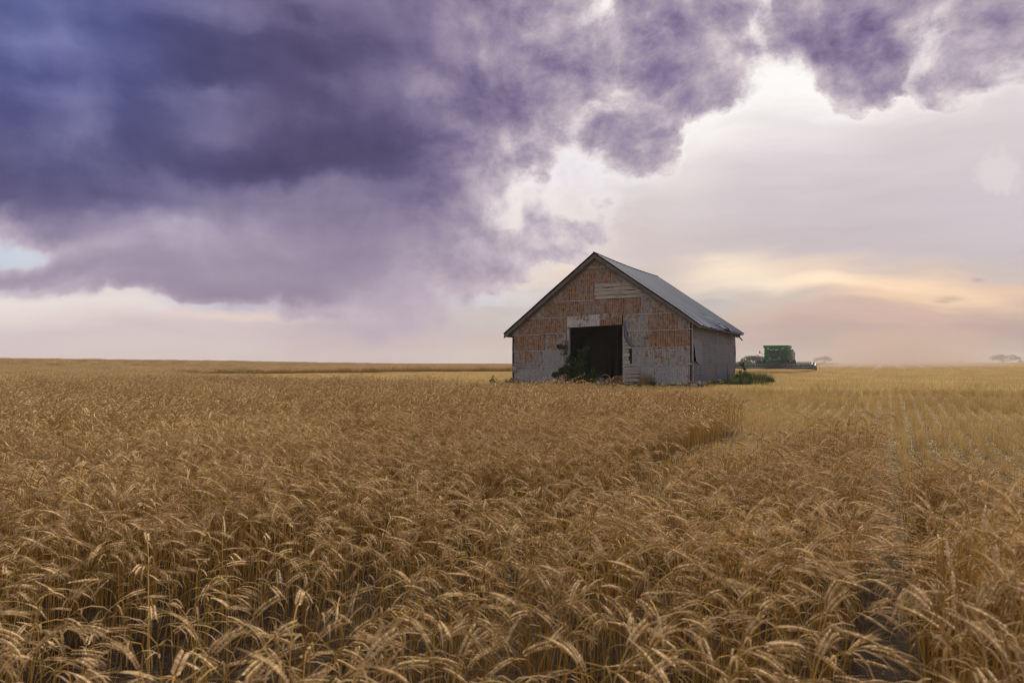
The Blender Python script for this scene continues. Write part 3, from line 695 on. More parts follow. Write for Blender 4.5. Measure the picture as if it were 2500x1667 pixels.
# bare boards: gable patch and beside the door
gb = MB()
zz = 4.54
for k in range(4):
    h = .185+rb.uniform(-.02, .02); a0 = az_(920)+rb.uniform(0, .02); a1 = az_(1352)+.2
    top = [(a0+(a1-a0)*t, zz+h-.010-abs(rb.gauss(0, .006))-(.035 if (k, j) in ((1, 6), (0, 5), (2, 2)) else 0)) for j, t in enumerate([0, .13, .26, .4, .5, .6, .7, .85, 1])]
    poly = under([(a0, zz), (a1, zz)]+top[::-1], .03)
    gb.attr = (rb.random(), rb.random(), rb.random()); gb.prism([B(a, .03+rb.uniform(-.006, .006), z) for a, z in poly], (0, .022, 0)); zz += h+.004
gb.build('gable_boards', M['greywood'], barn)
gb = MB(); zz = .64
k = 0
while zz < 2.52:
    h = rb.uniform(.15, .20)
    a1 = 6.74 if zz < 1.38 else 6.34-.02*k+rb.uniform(-.03, .05)
    if zz > 2.1: a1 = 6.34-(zz-2.1)*.55
    pts = [(D1+.04, zz), (a1, zz+rb.uniform(-.01, .02)), (a1+rb.uniform(-.05, .02), zz+h*.5), (a1+rb.uniform(-.06, .0), zz+h-.015-rb.uniform(0, .03))]+[(D1+.04+(a1-D1-.04)*t, zz+h-.010-abs(rb.gauss(0, .008))) for t in (.75, .5, .25)]+[(D1+.04, zz+h-.012)]
    gb.attr = (rb.random(), rb.random(), rb.random()); gb.prism([B(a, .02+rb.uniform(-.012, .012), z) for a, z in pts], (0, .025, 0)); zz += h; k += 1
gb.build('bare_boards', M['greywood'], barn)
# tin curled back above those boards
cu = MB(); cu.attr = (.1, .05, .3)
e = [(5.97, 3.40), (5.99, 3.05), (6.02, 2.75), (6.10, 2.55), (6.30, 2.28)]
vs = []
for i, (a, z) in enumerate(e):
    wd = [.04, .06, .07, .10, .06][i]; vs += [B(a-.04, -.02, z), B(a+wd*.4, -.07-.02*(i % 2), z+.01), B(a+wd+.05, -.012, z+.03)]
cu.add(vs, [q for i in range(4) for q in ((3*i, 3*i+1, 3*i+4, 3*i+3), (3*i+1, 3*i+2, 3*i+5, 3*i+4))])
cu.build('curled_tin', M['sidewall'], barn)
# right-hand wall: lapped sheets, dented, one peeling
def wallgrid(mb, b0, b1, z0, z1, seed, nb=16, nz=18, x0=0., amp=.022, warp=None):
    vs = []
    for i in range(nb+1):
        for j in range(nz+1):
            b = b0+(b1-b0)*i/nb; z = z0(b)+(z1(b)-z0(b))*j/nz
            d = amp*mnoise.noise(Vector((b*1.1, z*1.4, seed)))+.012*mnoise.noise(Vector((b*4, z*3, seed+5)))
            if warp: d += warp(b, z)
            vs.append(B(BW+x0+d, b, z))
    mb.add(vs, [(i*(nz+1)+j, (i+1)*(nz+1)+j, (i+1)*(nz+1)+j+1, i*(nz+1)+j+1) for i in range(nb) for j in range(nz)])
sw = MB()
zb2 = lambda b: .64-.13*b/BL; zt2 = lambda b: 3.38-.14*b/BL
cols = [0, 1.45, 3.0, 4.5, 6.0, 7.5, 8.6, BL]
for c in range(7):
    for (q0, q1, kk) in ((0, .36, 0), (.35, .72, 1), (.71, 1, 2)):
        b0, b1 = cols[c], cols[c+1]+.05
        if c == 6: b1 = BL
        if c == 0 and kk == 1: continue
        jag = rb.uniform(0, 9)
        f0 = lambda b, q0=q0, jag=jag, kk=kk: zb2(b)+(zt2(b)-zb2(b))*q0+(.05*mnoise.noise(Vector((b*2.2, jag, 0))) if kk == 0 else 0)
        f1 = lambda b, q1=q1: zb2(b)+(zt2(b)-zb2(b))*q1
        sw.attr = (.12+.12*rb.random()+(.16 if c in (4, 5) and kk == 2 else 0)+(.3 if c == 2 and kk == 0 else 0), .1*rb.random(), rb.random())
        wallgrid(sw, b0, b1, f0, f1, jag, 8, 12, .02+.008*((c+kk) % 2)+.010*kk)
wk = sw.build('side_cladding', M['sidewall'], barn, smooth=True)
pf = MB(); pf.attr = (.06, .15, .7)
wallgrid(pf, .10, 1.62, lambda b: zb2(b)+.95-.10*b, lambda b: zb2(b)+2.05-.1*b, 3.3, 12, 12, .045, .03, lambda b, z: .15*max(0, 1-b/1.3)**1.6*max(0, min(1, (2.5-z)/1.1)))
pf.build('peeling_sheet', M['sidewall'], barn, smooth=True)
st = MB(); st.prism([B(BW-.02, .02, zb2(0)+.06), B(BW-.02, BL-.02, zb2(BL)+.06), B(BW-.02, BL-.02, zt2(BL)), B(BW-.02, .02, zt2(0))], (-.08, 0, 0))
st.build('side_boarding', M['shadewood'], barn)
cp = MB(); cp.attr = (.45, .2, .2); cp.prism([B(BW-.07, .02, .66), B(BW+.035, .02, .66), B(BW+.035, .02, 3.37), B(BW-.07, .02, 3.37)], (0, .02, 0)); cp.prism([B(BW+.015, .04, .66), B(BW+.035, .04, .66), B(BW+.035, .04, 3.37), B(BW+.015, .04, 3.37)], (0, .07, 0))
cp.build('corner_trim', M['siding'], barn)
# the two walls away from the camera, floor and inner framing
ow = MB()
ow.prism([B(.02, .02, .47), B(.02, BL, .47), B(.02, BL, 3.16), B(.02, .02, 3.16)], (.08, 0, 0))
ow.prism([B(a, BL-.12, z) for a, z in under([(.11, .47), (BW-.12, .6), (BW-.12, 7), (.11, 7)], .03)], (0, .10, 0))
ow.build('back_walls', M['shadewood'], barn)
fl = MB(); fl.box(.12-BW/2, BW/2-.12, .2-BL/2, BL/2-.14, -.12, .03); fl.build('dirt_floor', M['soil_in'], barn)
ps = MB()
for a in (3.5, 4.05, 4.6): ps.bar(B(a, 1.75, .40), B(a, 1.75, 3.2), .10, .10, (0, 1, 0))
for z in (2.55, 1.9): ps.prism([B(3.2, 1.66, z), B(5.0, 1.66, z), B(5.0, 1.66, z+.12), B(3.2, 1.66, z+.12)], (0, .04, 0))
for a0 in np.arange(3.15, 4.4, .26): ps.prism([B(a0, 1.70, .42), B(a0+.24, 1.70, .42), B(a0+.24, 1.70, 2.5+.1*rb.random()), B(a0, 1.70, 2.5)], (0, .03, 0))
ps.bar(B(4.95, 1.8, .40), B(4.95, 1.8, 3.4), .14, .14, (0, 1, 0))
ps.build('inner_partition', M['shadewood'], barn)
# roof
rf = MB(); rng_ = random.Random(4)
def roof_side(sign):
    n = 76; b0, b1 = -.27, BL+.32; m = 20
    vs = []; a_e, z_e = (BW, 3.42) if sign > 0 else (0, 3.16)
    slope = (PEAK-z_e)/(BW/2); oh = .44 if sign > 0 else .36
    for i in range(n+1):
        t = i/n; b = b0+(b1-b0)*t; sag = -.07*math.sin(math.pi*min(1, max(0, (b+.2)/BL)))
        rib = .05 if i % 4 == 0 else 0
        ragged = 0
        if sign > 0: ragged = .05*mnoise.noise(Vector((b*1.8, 2, 0)))+rng_.uniform(-.025, .025)+(.08 if 3.4 < b < 6.4 else 0)*rng_.random()
        for j in range(m+1):
            q = j/m; d = (BW/2+oh+ragged*q)*q; a = BW/2+sign*d; z = PEAK+.06-slope*d+sag*(1-.55*q)+rib
            z += .018*mnoise.noise(Vector((b*.7, q*3, sign*3)))
            if sign > 0:
                e2 = max(0, (q-.80)/.20)
                z += e2*(.05*mnoise.noise(Vector((b*2.6, 1, 4)))-.03*abs(math.sin(b*6)))
                c = math.exp(-((b-5.1)/.55)**2)*max(0, (q-.72)/.28); z += c*(.22+.16*mnoise.noise(Vector((b*7, q*9, 2)))); a += c*.16*mnoise.noise(Vector((b*6, q*7, 8)))
                c2 = math.exp(-((b-7.2)/.35)**2)*max(0, (q-.86)/.14); z += c2*.13*mnoise.noise(Vector((b*9, q*9, 7)))
            vs.append(B(a, b, z))
    sheets = [rng_.random() for _ in range(20)]
    k = m+1
    for i in range(n):
        rf.attr = (0, 0, sheets[i//8])
        at0 = rf.attr
        for j in range(m):
            crack = sign > 0 and ((i == 22 and j > 8) or (i == 33 and 11 < j < 19) or (i == 11 and j > 3 and j < 14))
            rf.attr = (0, 1, 1) if crack else at0
            rf.add([vs[i*k+j], vs[i*k+j+1], vs[(i+1)*k+j+1], vs[(i+1)*k+j]], [(0, 1, 2, 3)])
roof_side(1); roof_side(-1)
roof = rf.build('roof', M['roof'], barn)
sol = roof.modifiers.new('t', 'SOLIDIFY'); sol.thickness = .012
rc = MB()
rc.tube([B(BW/2, -.28+t*(BL+.6), PEAK+.085-.07*math.sin(math.pi*t)) for t in np.linspace(0, 1, 12)], .045, 6)
rc.build('ridge_cap', M['roof'], roof)
tr = MB()
for (a_e, z_e, sg, oh) in ((0, 3.16, -1, .36), (BW, 3.42, 1, .42)):
    s_ = (PEAK-z_e)/(BW/2); p1 = (a_e+sg*oh, z_e-s_*oh)
    o1 = [(BW/2, PEAK+.03), (p1[0], p1[1]+.03), (p1[0], p1[1]-.13), (BW/2, PEAK-.15)]
    tr.prism([B(a, -.22, z) for a, z in o1], (0, .035, 0))
    o2 = [(BW/2, PEAK-.02), (p1[0], p1[1]-.02), (p1[0], p1[1]-.055), (BW/2, PEAK-.055)]
    tr.prism([B(a, -.182, z) for a, z in o2], (0, BL+.44, 0))
    o3 = [(BW/2, PEAK-.06), (a_e, z_e-.03), (a_e, z_e-.20), (BW/2, PEAK-.23)]
    tr.prism([B(a, -.010, z) for a, z in o3], (0, .028, 0))
tr.build('rake_board', M['rake'], barn)
for b in np.arange(.5, BL, .8):
    fa = MB(); fa.bar(B(BW-.1, b, 3.42-.10), B(BW+.34, b, 3.42-.40), .05, .11); fa.build('rafter_tail', M['rake'], barn)
fb = MB(); fb.bar(B(BW+.10, BL+.05, 3.12), B(BW+.36, BL+.26, 2.80), .10, .03); fb.build('loose_fascia', M['shadewood'], barn)
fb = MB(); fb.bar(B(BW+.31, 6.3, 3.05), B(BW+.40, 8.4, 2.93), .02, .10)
fb.build('loose_fascia', M['shadewood'], barn)
# stones and piers under the raised right corner, sill beam
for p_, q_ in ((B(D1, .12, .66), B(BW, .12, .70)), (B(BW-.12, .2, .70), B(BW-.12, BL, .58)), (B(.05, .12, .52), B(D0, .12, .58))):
    sb = MB(); sb.bar(p_, q_, .14, .14); sb.build('sill_beam', M['shadewood'], barn)
for n_, (a0, a1, b0, b1, cnt) in enumerate(((7.35, 9.20, -.02, .35, 30), (8.85, 9.25, .3, 2.3, 26), (8.95, 9.25, 4.6, 5.3, 10), (8.95, 9.25, 8.6, 9.4, 9), (2.2, 3.1, .0, .3, 6), (6.0, 6.6, 0, .3, 6))):
    fp = MB()
    for i in range(cnt): fp.blob(B(rb.uniform(a0, a1), rb.uniform(b0, b1), .38+rb.random()*.24), (rb.uniform(.10, .22), rb.uniform(.10, .2), rb.uniform(.06, .11)), i+n_*50, 2, .3)
    fp.build('stone_pier', M['stone'], barn)
# small fittings on the gable
ft = MB(); ft.attr = (.1, .5, .2); ft.prism([B(.05, -.0, 1.02), B(.34, -.0, 1.03), B(.30, -.10, 1.13), B(.05, -.06, 1.15)], (0, .01, .14)); ft.box(.20-BW/2, .46-BW/2, -.03-BL/2, .03-BL/2, 1.30-BZ, 1.33-BZ)
ft.build('meter_box', M['sidewall'], barn)
hl = MB(); hl.lathe(B(1.02, .036, .70), (0, -1, 0), [(.05, 0), (.055, .004), (.0, .006)], 10); hl.lathe(B(1.02, .03, .60), (0, -1, 0), [(.03, 0), (.035, .009), (0, .011)], 8)
hl.build('knot_hole', M['black'], barn)

# ------------------------------------------------------------------ what lies in and by the doorway
Mb = Matrix.Translation(barn.location) @ Matrix.Rotation(R(-28.9), 4, 'Z')
def W_(a, b, z): return tuple(Mb @ Vector(B(a, b, z)))
def lay(mb, name, m, a, b, z, label, cat, rz=0, group=None, smooth=False):
    o = mb.build(name, m, smooth=smooth); o.location = W_(a, b, z); o.rotation_euler = (0, 0, R(-28.9)+rz); tag(o, label, cat, group); return o
mb = MB(); N = 9
mb.add([(-.62+1.24*i/N, .10*math.sin(i*.7), .0+.05*i/N) for i in range(N+1)]+[(-.62+1.24*i/N, .20+.10*math.cos(i), .30+.26*i/N+.03*math.sin(i*2)) for i in range(N+1)], [(i, i+1, N+2+i, N+1+i) for i in range(N)])
o = lay(mb, 'scrap_sheet', M['rust'], 5.42, .45, .47, 'rust brown bent metal sheet leaning inside the barn doorway', 'scrap metal'); o.modifiers.new('t', 'SOLIDIFY').thickness = .01
mb = MB()
for k in range(9): mb.tube([(.25*(1+.07*math.sin(k*2.1))*math.cos(t), .02*k-.09+.02*math.sin(3*t+k), .29+.27*math.sin(t)*(1+.05*math.cos(k))) for t in np.linspace(0, 2*math.pi, 28, endpoint=False)], .005, 4, close=True)
lay(mb, 'wire_coil', M['steel'], 5.02, .05, .40, 'coil of old fence wire standing in the barn doorway', 'wire coil', .3)
mb = MB(); mb.prism([(-.22, 0, 0), (.24, 0, 0), (.20, 0, .34), (-.16, 0, .42)], (0, .28, 0)); mb.box(-.25, .28, -.02, .0, .10, .16)
lay(mb, 'broken_crate', M['greywood'], 4.55, .55, .42, 'broken grey wooden crate in the shade of the barn doorway', 'crate', .25)
for i, (a, b, z, L, ang, lab) in enumerate(((4.1, .15, .45, .7, .2, 'short grey plank lying across the doorway sill, left of the crate'), (4.8, -.12, .42, 1.1, -.1, 'long grey plank lying on the grass in front of the wire coil'))):
    mb = MB(); mb.hexa([(-L/2, -.07, 0), (L/2, -.06, 0), (L/2, .07, .0), (-L/2, .08, 0), (-L/2, -.07, .03), (L/2, -.06, .04), (L/2, .07, .04), (-L/2, .08, .03)])
    lay(mb, 'loose_plank', M['greywood'], a, b, z, lab, 'plank', ang, 'planks in the doorway')

# ------------------------------------------------------------------ plants
def leaf_face(mb, c, d, L, wd, rng):
    d = Vector(d).normalized(); s = d.cross(Vector((rng.gauss(0, 1), rng.gauss(0, 1), rng.gauss(0, 1)))).normalized(); n = d.cross(s)*.18*L
    c = Vector(c); mb.add([c, c+d*L*.45+s*wd-n*.3, c+d*L-n, c+d*L*.45-s*wd-n*.3], [(0, 1, 2, 3)])
def shrub(name, loc, clusters, label, cat, seed, leaf=.07, wd=.026, mat_='green', group=None, stems=None):
    root = empty(name, loc); tag(root, label, cat, group); rng = random.Random(seed)
    st, fo = MB(), MB()
    for (c, r, n) in clusters:
        c = Vector(c); base = Vector((c.x*.25, c.y*.3, 0)); mid = base.lerp(c, .55)+Vector((rng.uniform(-.1, .1), 0, .1))
        st.tube([base, mid, c], [.016, .011, .005], 5)
        for q in range(max(2, n//60)):
            e = c+Vector((rng.gauss(0, r*.7), rng.gauss(0, r*.7), rng.gauss(0, r*.6))); st.tube([mid.lerp(c, rng.random()), e], [.005, .002], 4)
        tw = [c+Vector((rng.gauss(0, r*.55), rng.gauss(0, r*.55), rng.gauss(0, r*.5))) for _ in range(max(3, n//16))]
        for i in range(int(n*1.7)):
            p = rng.choice(tw)+Vector((rng.gauss(0, r*.16), rng.gauss(0, r*.16), rng.gauss(0, r*.16)))
            leaf_face(fo, p, ((p.x-c.x)+rng.gauss(0, r*.5), (p.y-c.y)+rng.gauss(0, r*.5), rng.gauss(.0, r*.4)), leaf*rng.uniform(.6, 1.2), wd*rng.uniform(.7, 1.2), rng)
    st.build('stem', M['stem'], root); fo.build('foliage', M[mat_], root); return root
def onbarn(a, b): x, y, _ = W_(a, b, 0); return (x, y, gz(x, y)-.02)
rot = lambda cl: [((CR*c[0]+SR*c[1], -SR*c[0]+CR*c[1], c[2]), r, n) for c, r, n in cl]
shrub('shrub', onbarn(3.45, -.25), rot([((.2, 0, .35), .36, 380), ((-.1, -.05, .75), .34, 330), ((.38, 0, .95), .33, 300), ((.15, .0, 1.3), .28, 240), ((.45, .05, 1.62), .22, 190), ((.68, -.02, 1.78), .14, 90), ((-.45, -.1, .82), .26, 170), ((-.75, -.1, .62), .20, 110), ((-.55, -.05, 1.9), .17, 120), ((-.38, -.02, 1.62), .09, 26), ((.75, .1, .55), .30, 220), ((1.15, .1, .38), .22, 130)]),
      'leafy green sapling growing out of the left side of the barn doorway', 'shrub', 3, .105, .042)
x, y, _ = W_(BW+.35, 5.2, 0)
shrub('tall_weed', (x+.55, y-1.0, gz(x, y)-.02), [((0, 0, 1.12), .09, 16), ((.04, 0, .88), .15, 30), ((-.02, 0, .60), .20, 50), ((.12, .05, .35), .26, 80)], 'tall broadleaf weed at the right rear corner of the barn', 'weed', 8, .13, .045)
def tuft(mb, c, n, h, spread, rng, wv=.004, lean=.35):
    for i in range(n):
        a = rng.uniform(0, 6.28); r = spread*math.sqrt(rng.random()); p = Vector((c[0]+r*math.cos(a), c[1]+r*math.sin(a), c[2])); hh = h*rng.uniform(.55, 1.1); t = rng.gauss(0, lean); dv = Vector((math.cos(a), math.sin(a), 0)); lp = [p]; q = p.copy()
        for j in range(3): ph = t*(.5+j*.6); q = q+(dv*math.sin(ph)+Vector((0, 0, 1))*math.cos(ph))*hh/3; lp.append(q.copy())
        quad_strip(mb, lp, Vector((-dv.y, dv.x, 0)), [wv, wv*.9, wv*.7, wv*.15])
def weedclump(name, loc, n, h, spread, label, cat, seed, mats=('grass', 'drygrass'), leafn=0, group=None, wv=.004):
    root = empty(name, loc); tag(root, label, cat, group); rng = random.Random(seed)
    m1 = MB(); tuft(m1, (0, 0, 0), n, h, spread, rng, wv)
    if leafn:
        for i in range(leafn):
            a = rng.uniform(0, 6.28); r = spread*math.sqrt(rng.random()); p = (r*math.cos(a), r*math.sin(a), h*rng.uniform(.1, .85)*(1-.5*r/spread)); leaf_face(m1, p, (rng.gauss(0, 1), rng.gauss(0, 1), rng.gauss(.3, .5)), .14, .05, rng)
    m1.build('blades', M[mats[0]], root)
    m2 = MB(); tuft(m2, (0, 0, 0), n//3, h*1.25, spread, rng, .003, .2); m2.build('dry_stems', M[mats[1]], root); return root
for i, (px, d, h, sp, n, lf, lab) in enumerate(((1815, 36.5, .75, .55, 420, 200, 'dark green weed clump hugging the rear corner of the barn'), (1838, 37.5, .72, .6, 420, 160, 'middle clump of green weeds with tan seed stems right of the barn'), (1862, 38, .66, .55, 360, 90, 'outermost clump of green and straw weeds right of the barn'), (1800, 34.5, .4, .6, 420, 60, 'low green weed clump in front of the barn right wall'), (1842, 35.2, .32, .7, 380, 30, 'low grassy weed clump at the foot of the weeds right of the barn'))):
    X = (px-1250)/F*d; weedclump('weed_clump', (X, d, gz(X, d)-.02), n*2, h*.95, sp*1.1, lab, 'weeds', 20+i, leafn=lf*3, group='weed clumps right of the barn', wv=.010)
weedclump('dry_grass_tuft', onbarn(6.95, -.25), 300, .75, .20, 'tan dry grass tuft standing by the bare boards beside the doorway', 'grass tuft', 40, ('drygrass', 'drygrass'))
weedclump('green_grass_tuft', onbarn(7.35, -.3), 120, .62, .16, 'tall green grass tuft right of the tan dry grass tuft at the barn wall', 'grass tuft', 41)
weedclump('green_grass_tuft', onbarn(.15, -.35), 200, .42, .4, 'low green weeds at the left front corner of the barn', 'weeds', 42, leafn=60)
x, y, _ = W_(-1.2, .1, 0); weedclump('green_grass_tuft', (x, y, gz(x, y)), 90, .5, .2, 'small green weed standing alone left of the barn', 'weeds', 43, leafn=30)
gr = MB(); rng = random.Random(9)
for i in range(190):
    if i < 110: a, b = rng.uniform(-.6, BW+.3), rng.uniform(-.85, -.1)
    else: a, b = rng.uniform(BW+.15, BW+.9), rng.uniform(-.6, BL)
    x, y, _ = W_(a, b, 0); gr.mi = 0 if rng.random() < (.8 if 3 < a < 6.5 or b > 1.5 else .45) else 1
    tuft(gr, (x, y, gz(x, y)-.01), 26, rng.uniform(.14, .36), .17, rng)
tag(gr.build('grass', [M['grass'], M['drygrass']]), 'fringe of green and dry grass along the foot of the barn', 'grass', kind='stuff')
# trees on the skyline
def tree(px, d, wdt, hgt, seed, label, lobes=9, dip=.4):
    X = (px-1250)/F*d; root = empty('tree', (X, d, gz(X, d)-.3)); tag(root, label, 'tree', 'trees on the skyline'); rng = random.Random(seed)
    tk, cr = MB(), MB(); s = hgt/6
    tk.tube([(0, 0, 0), (.1*s, 0, hgt*.25), (0, .1*s, hgt*.5)], [.35*s, .27*s, .16*s], 8)
    for k in range(lobes):
        f = (k+.5)/lobes*2-1; cx = f*wdt*.42+rng.gauss(0, wdt*.04); cz = hgt*(.50+.30*math.sqrt(max(0, 1-f*f))*rng.uniform(.75, 1.1)); cy = rng.gauss(0, wdt*.16); r = wdt*rng.uniform(.10, .17)
        tk.tube([(0, 0, hgt*.22), (cx*.5, cy*.5, cz*.62), (cx, cy, cz)], [.13*s, .08*s, .03*s], 6)
        for q in range(420):
            v = Vector((rng.gauss(0, 1), rng.gauss(0, 1), rng.gauss(0, 1))).normalized()*(rng.random()**.4); c = Vector((cx+v.x*r*1.25, cy+v.y*r*1.25, cz+v.z*r*.85))
            if mnoise.noise(c*(1.1/s)+Vector((seed, 0, 0))) < -.12: continue
            leaf_face(cr, c, (v.x+rng.gauss(0, .6), v.y+rng.gauss(0, .6), v.z*.5+rng.gauss(0, .5)), .42*s, .15*s, rng)
    tk.build('trunk', M['bark'], root); cr.build('crown', M['crown'], root)
tree(1845, 205, 8.0, 3.6, 1, 'dark green round tree just left behind the green combine header', 11)
tree(1819, 210, 4.0, 2.2, 7, 'low dark green bush tree at the left end of the combine header', 6)
tree(1803, 230, 2.0, 1.5, 2, 'tiny dark tree at the skyline beside the barn right edge', 5)
tree(2012, 520, 13.0, 6.0, 3, 'faint grey tree half hidden in the dust behind the combine', 9)
tree(2450, 560, 20.0, 7.2, 4, 'broad hazy grey tree on the skyline at far right', 11)
tree(2344, 520, 4.0, 2.0, 5, 'very small hazy bush left of the broad skyline tree', 5)
tree(2492, 560, 8.0, 2.6, 6, 'low hazy bush at the right edge beyond the broad tree', 5)
# ------------------------------------------------------------------ combine harvester (local: -y forward, x to its left = our right)
CX, CY = 38.6, 99.5
cz0 = .22
comb = empty('combine_harvester', (CX, CY, cz0), R(-28.9))
tag(comb, 'green combine harvester with a wide reel header cutting wheat in its dust', 'combine harvester')
def cb(name, m, fn, parent=comb, smooth=False):
    mb = MB(); fn(mb); return mb.build(name, m, parent, smooth)
def body(m):
    m.prism([(-1.55, -1.2, 1.75), (-1.55, 4.9, 1.75), (-1.55, 4.9, 3.0), (-1.55, 4.2, 3.35), (-1.55, -1.2, 3.35)], (3.1, 0, 0))
    m.prism([(-1.2, -1.0, 1.15), (-1.2, 5.6, 1.35), (-1.2, 6.3, 1.9), (-1.2, 4.9, 2.2), (-1.2, -1.0, 1.8)], (2.4, 0, 0))
cb('body', M['cgreen'], body)
cb('side_panel', M['cgreen2'], lambda m: m.prism([(1.56, -1.0, 1.8), (1.56, 1.2, 1.8), (1.56, 1.2, 3.2), (1.56, -1.0, 3.2)], (.05, 0, 0)))
cb('front_panel', M['cgreen2'], lambda m: m.prism([(.82, -1.35, 1.78), (1.50, -1.30, 1.78), (1.52, -1.30, 3.22), (.82, -1.35, 3.22)], (0, .12, 0)))
cb('front_panel', M['cgreen'], lambda m: m.prism([(-1.52, -1.30, 1.72), (-.72, -1.35, 1.72), (-.72, -1.35, 3.22), (-1.52, -1.30, 3.22)], (0, .12, 0)))
def gray_side(m): m.box(1.62, 2.05, .6, 3.9, 1.75, 2.95)
cb('engine_side', M['screen'], gray_side)
sc_ = cb('intake_screen', M['screen'], lambda m: m.lathe((1.66, 1.6, 2.98), (1, 0, 0), [(.0, 0), (.36, .0), (.40, .06), (.40, .36), (.34, .42), (0, .44)], 22), smooth=False)
tank = cb('grain_tank', M['cgreen'], lambda m: (m.prism([(-1.70, -1.05, 3.50), (-1.70, -1.05, 3.86), (1.70, -1.05, 3.86), (1.70, -1.05, 3.50), (1.22, -1.0, 3.30), (-1.22, -1.0, 3.30)], (0, .10, 0)),
    m.prism([(-1.70, -.95, 3.50), (-1.70, -.95, 3.86), (-1.62, -.95, 3.86), (-1.20, -.95, 3.30)], (0, 3.6, 0)), m.prism([(1.70, -.95, 3.50), (1.70, -.95, 3.86), (1.62, -.95, 3.86), (1.20, -.95, 3.30)], (0, 3.6, 0)),
    m.prism([(-1.70, 2.65, 3.50), (-1.70, 2.65, 3.86), (1.70, 2.65, 3.86), (1.70, 2.65, 3.50), (1.22, 2.65, 3.30), (-1.22, 2.65, 3.30)], (0, .08, 0)), m.box(-1.5, 1.5, -.9, 2.6, 3.36, 3.40)))
for x in (-1.05, .92): cb('tank_lamp', M['white'], lambda m: m.lathe((x, -1.03, 3.40), (0, -1, -.3), [(.0, .07), (.12, .06), (.12, 0), (0, -.05)], 12), tank)
cb('beacon', M['white'], lambda m: m.lathe((-.28, -1.2, 3.26), (0, 0, 1), [(.09, 0), (.09, .08), (.04, .12), (0, .12)], 10))
# cab
cab = cb('cab', M['cgreen'], lambda m: (m.box(-.78, .84, -2.75, -1.36, 1.62, 1.92), m.box(-.80, .86, -2.85, -1.36, 3.14, 3.28),
    m.bar((-.74, -2.70, 1.9), (-.76, -2.62, 3.16), .09), m.bar((.80, -2.70, 1.9), (.82, -2.62, 3.16), .09), m.bar((-.74, -1.42, 1.9), (-.74, -1.42, 3.16), .10), m.bar((.80, -1.42, 1.9), (.80, -1.42, 3.16), .10)))
cb('cab_back', M['black'], lambda m: m.box(-.70, .76, -1.44, -1.38, 1.92, 3.14), cab)
cb('windscreen', M['glass'], lambda m: m.prism([(-.69, -2.70, 1.93), (.75, -2.70, 1.93), (.76, -2.62, 3.13), (-.70, -2.62, 3.13)], (0, .02, 0)), cab)
for x in (-.76, .82): cb('cab_window', M['glass'], lambda m: m.prism([(x, -2.62, 1.93), (x, -1.48, 1.93), (x, -1.48, 3.13), (x, -2.58, 3.13)], (.012, 0, 0)), cab)
for x in (-.55, .18): cb('cab_lamp', M['white'], lambda m: m.box(x, x+.34, -2.90, -2.85, 3.13, 3.20), cab)
cb('operator_seat', M['black'], lambda m: (m.box(-.25, .29, -2.05, -1.55, 2.0, 2.14), m.box(-.23, .27, -1.62, -1.48, 2.14, 2.85)), cab)
cb('steering_wheel', M['black'], lambda m: (m.tube([(.02+.20*math.cos(t), -2.34+.12*math.sin(t), 2.38+.14*math.sin(t)) for t in np.linspace(0, 2*math.pi, 20, endpoint=False)], .018, 6, close=True), m.bar((.02, -2.34, 2.38), (.02, -2.50, 1.92), .07)), cab)
cb('badge', M['yellow'], lambda m: m.box(.0, .10, -2.765, -2.75, 1.70, 1.76), cab)
for x in (-.62, .60): cb('marker_lamp', M['white'], lambda m: m.box(x, x+.10, -2.78, -2.75, 1.96, 2.10), cab)
for sg in (-1, 1):
    mr = cb('mirror', M['black'], lambda m: m.box(sg*1.95-.07, sg*1.95+.07, -2.60, -2.55, 2.70, 3.06))
    cb('mirror_arm', M['black'], lambda m: m.tube([(sg*.85, -2.6, 2.62), (sg*1.5, -2.62, 2.64), (sg*1.95, -2.57, 2.75)], .018, 5), mr)
# platform, ladder, rails on our right
ld = cb('ladder', M['cdark'], lambda m: (m.box(.9, 2.35, -2.5, -1.4, 1.66, 1.72), m.bar((2.34, -2.4, 1.7), (2.52, -2.4, .6), .06), m.bar((2.34, -1.9, 1.7), (2.52, -1.9, .6), .06), [m.bar((2.36+.18*k/4, -2.4, 1.6-k*.25), (2.36+.18*k/4, -1.9, 1.6-k*.25), .05) for k in range(5)]))
cb('handrail', M['cgreen'], lambda m: [m.tube([(1.5, y, 2.70), (2.0, y, 2.68), (2.28, y, 2.4), (2.36, y, 1.72)], .022, 5) for y in (-2.45, -1.6)], ld)
cb('extinguisher', M['rust'], lambda m: m.lathe((2.22, -2.3, 1.74), (0, 0, 1), [(0, 0), (.08, 0), (.08, .36), (.03, .42), (0, .42)], 10), ld)
# wheels: dual fronts, single rears
def wheel(x, y, r, wd, label=None):
    t = cb('wheel', M['black'], lambda m: (m.lathe((x-wd/2, y, r), (1, 0, 0), [(r*.55, .0), (r*.86, .0), (r*.96, wd*.12), (r, wd*.3), (r, wd*.7), (r*.96, wd*.88), (r*.86, wd), (r*.55, wd), (r*.55, 0)], 30),
        [m.bar((x+sg*wd*.02, y+(r+.01)*math.sin(a), r+(r+.01)*math.cos(a)), (x+sg*wd*.46, y+(r-.01)*math.sin(a+.12), r+(r-.01)*math.cos(a+.12)), .07, .05, (0, math.sin(a), math.cos(a))) for sg in (-1, 1) for a in np.linspace(0, 2*math.pi, 22, endpoint=False)+(.07*sg)]))
    cb('rim', M['yellow'], lambda m: m.lathe((x-wd*.3, y, r), (1, 0, 0), [(0, .06), (r*.3, .03), (r*.5, 0), (r*.553, .0), (r*.553, wd*.6), (r*.5, wd*.6), (r*.3, wd*.5), (0, wd*.5)], 24), t)
for x in (-2.35, -1.62, 1.62, 2.35): wheel(x, -.9, .90, .56)
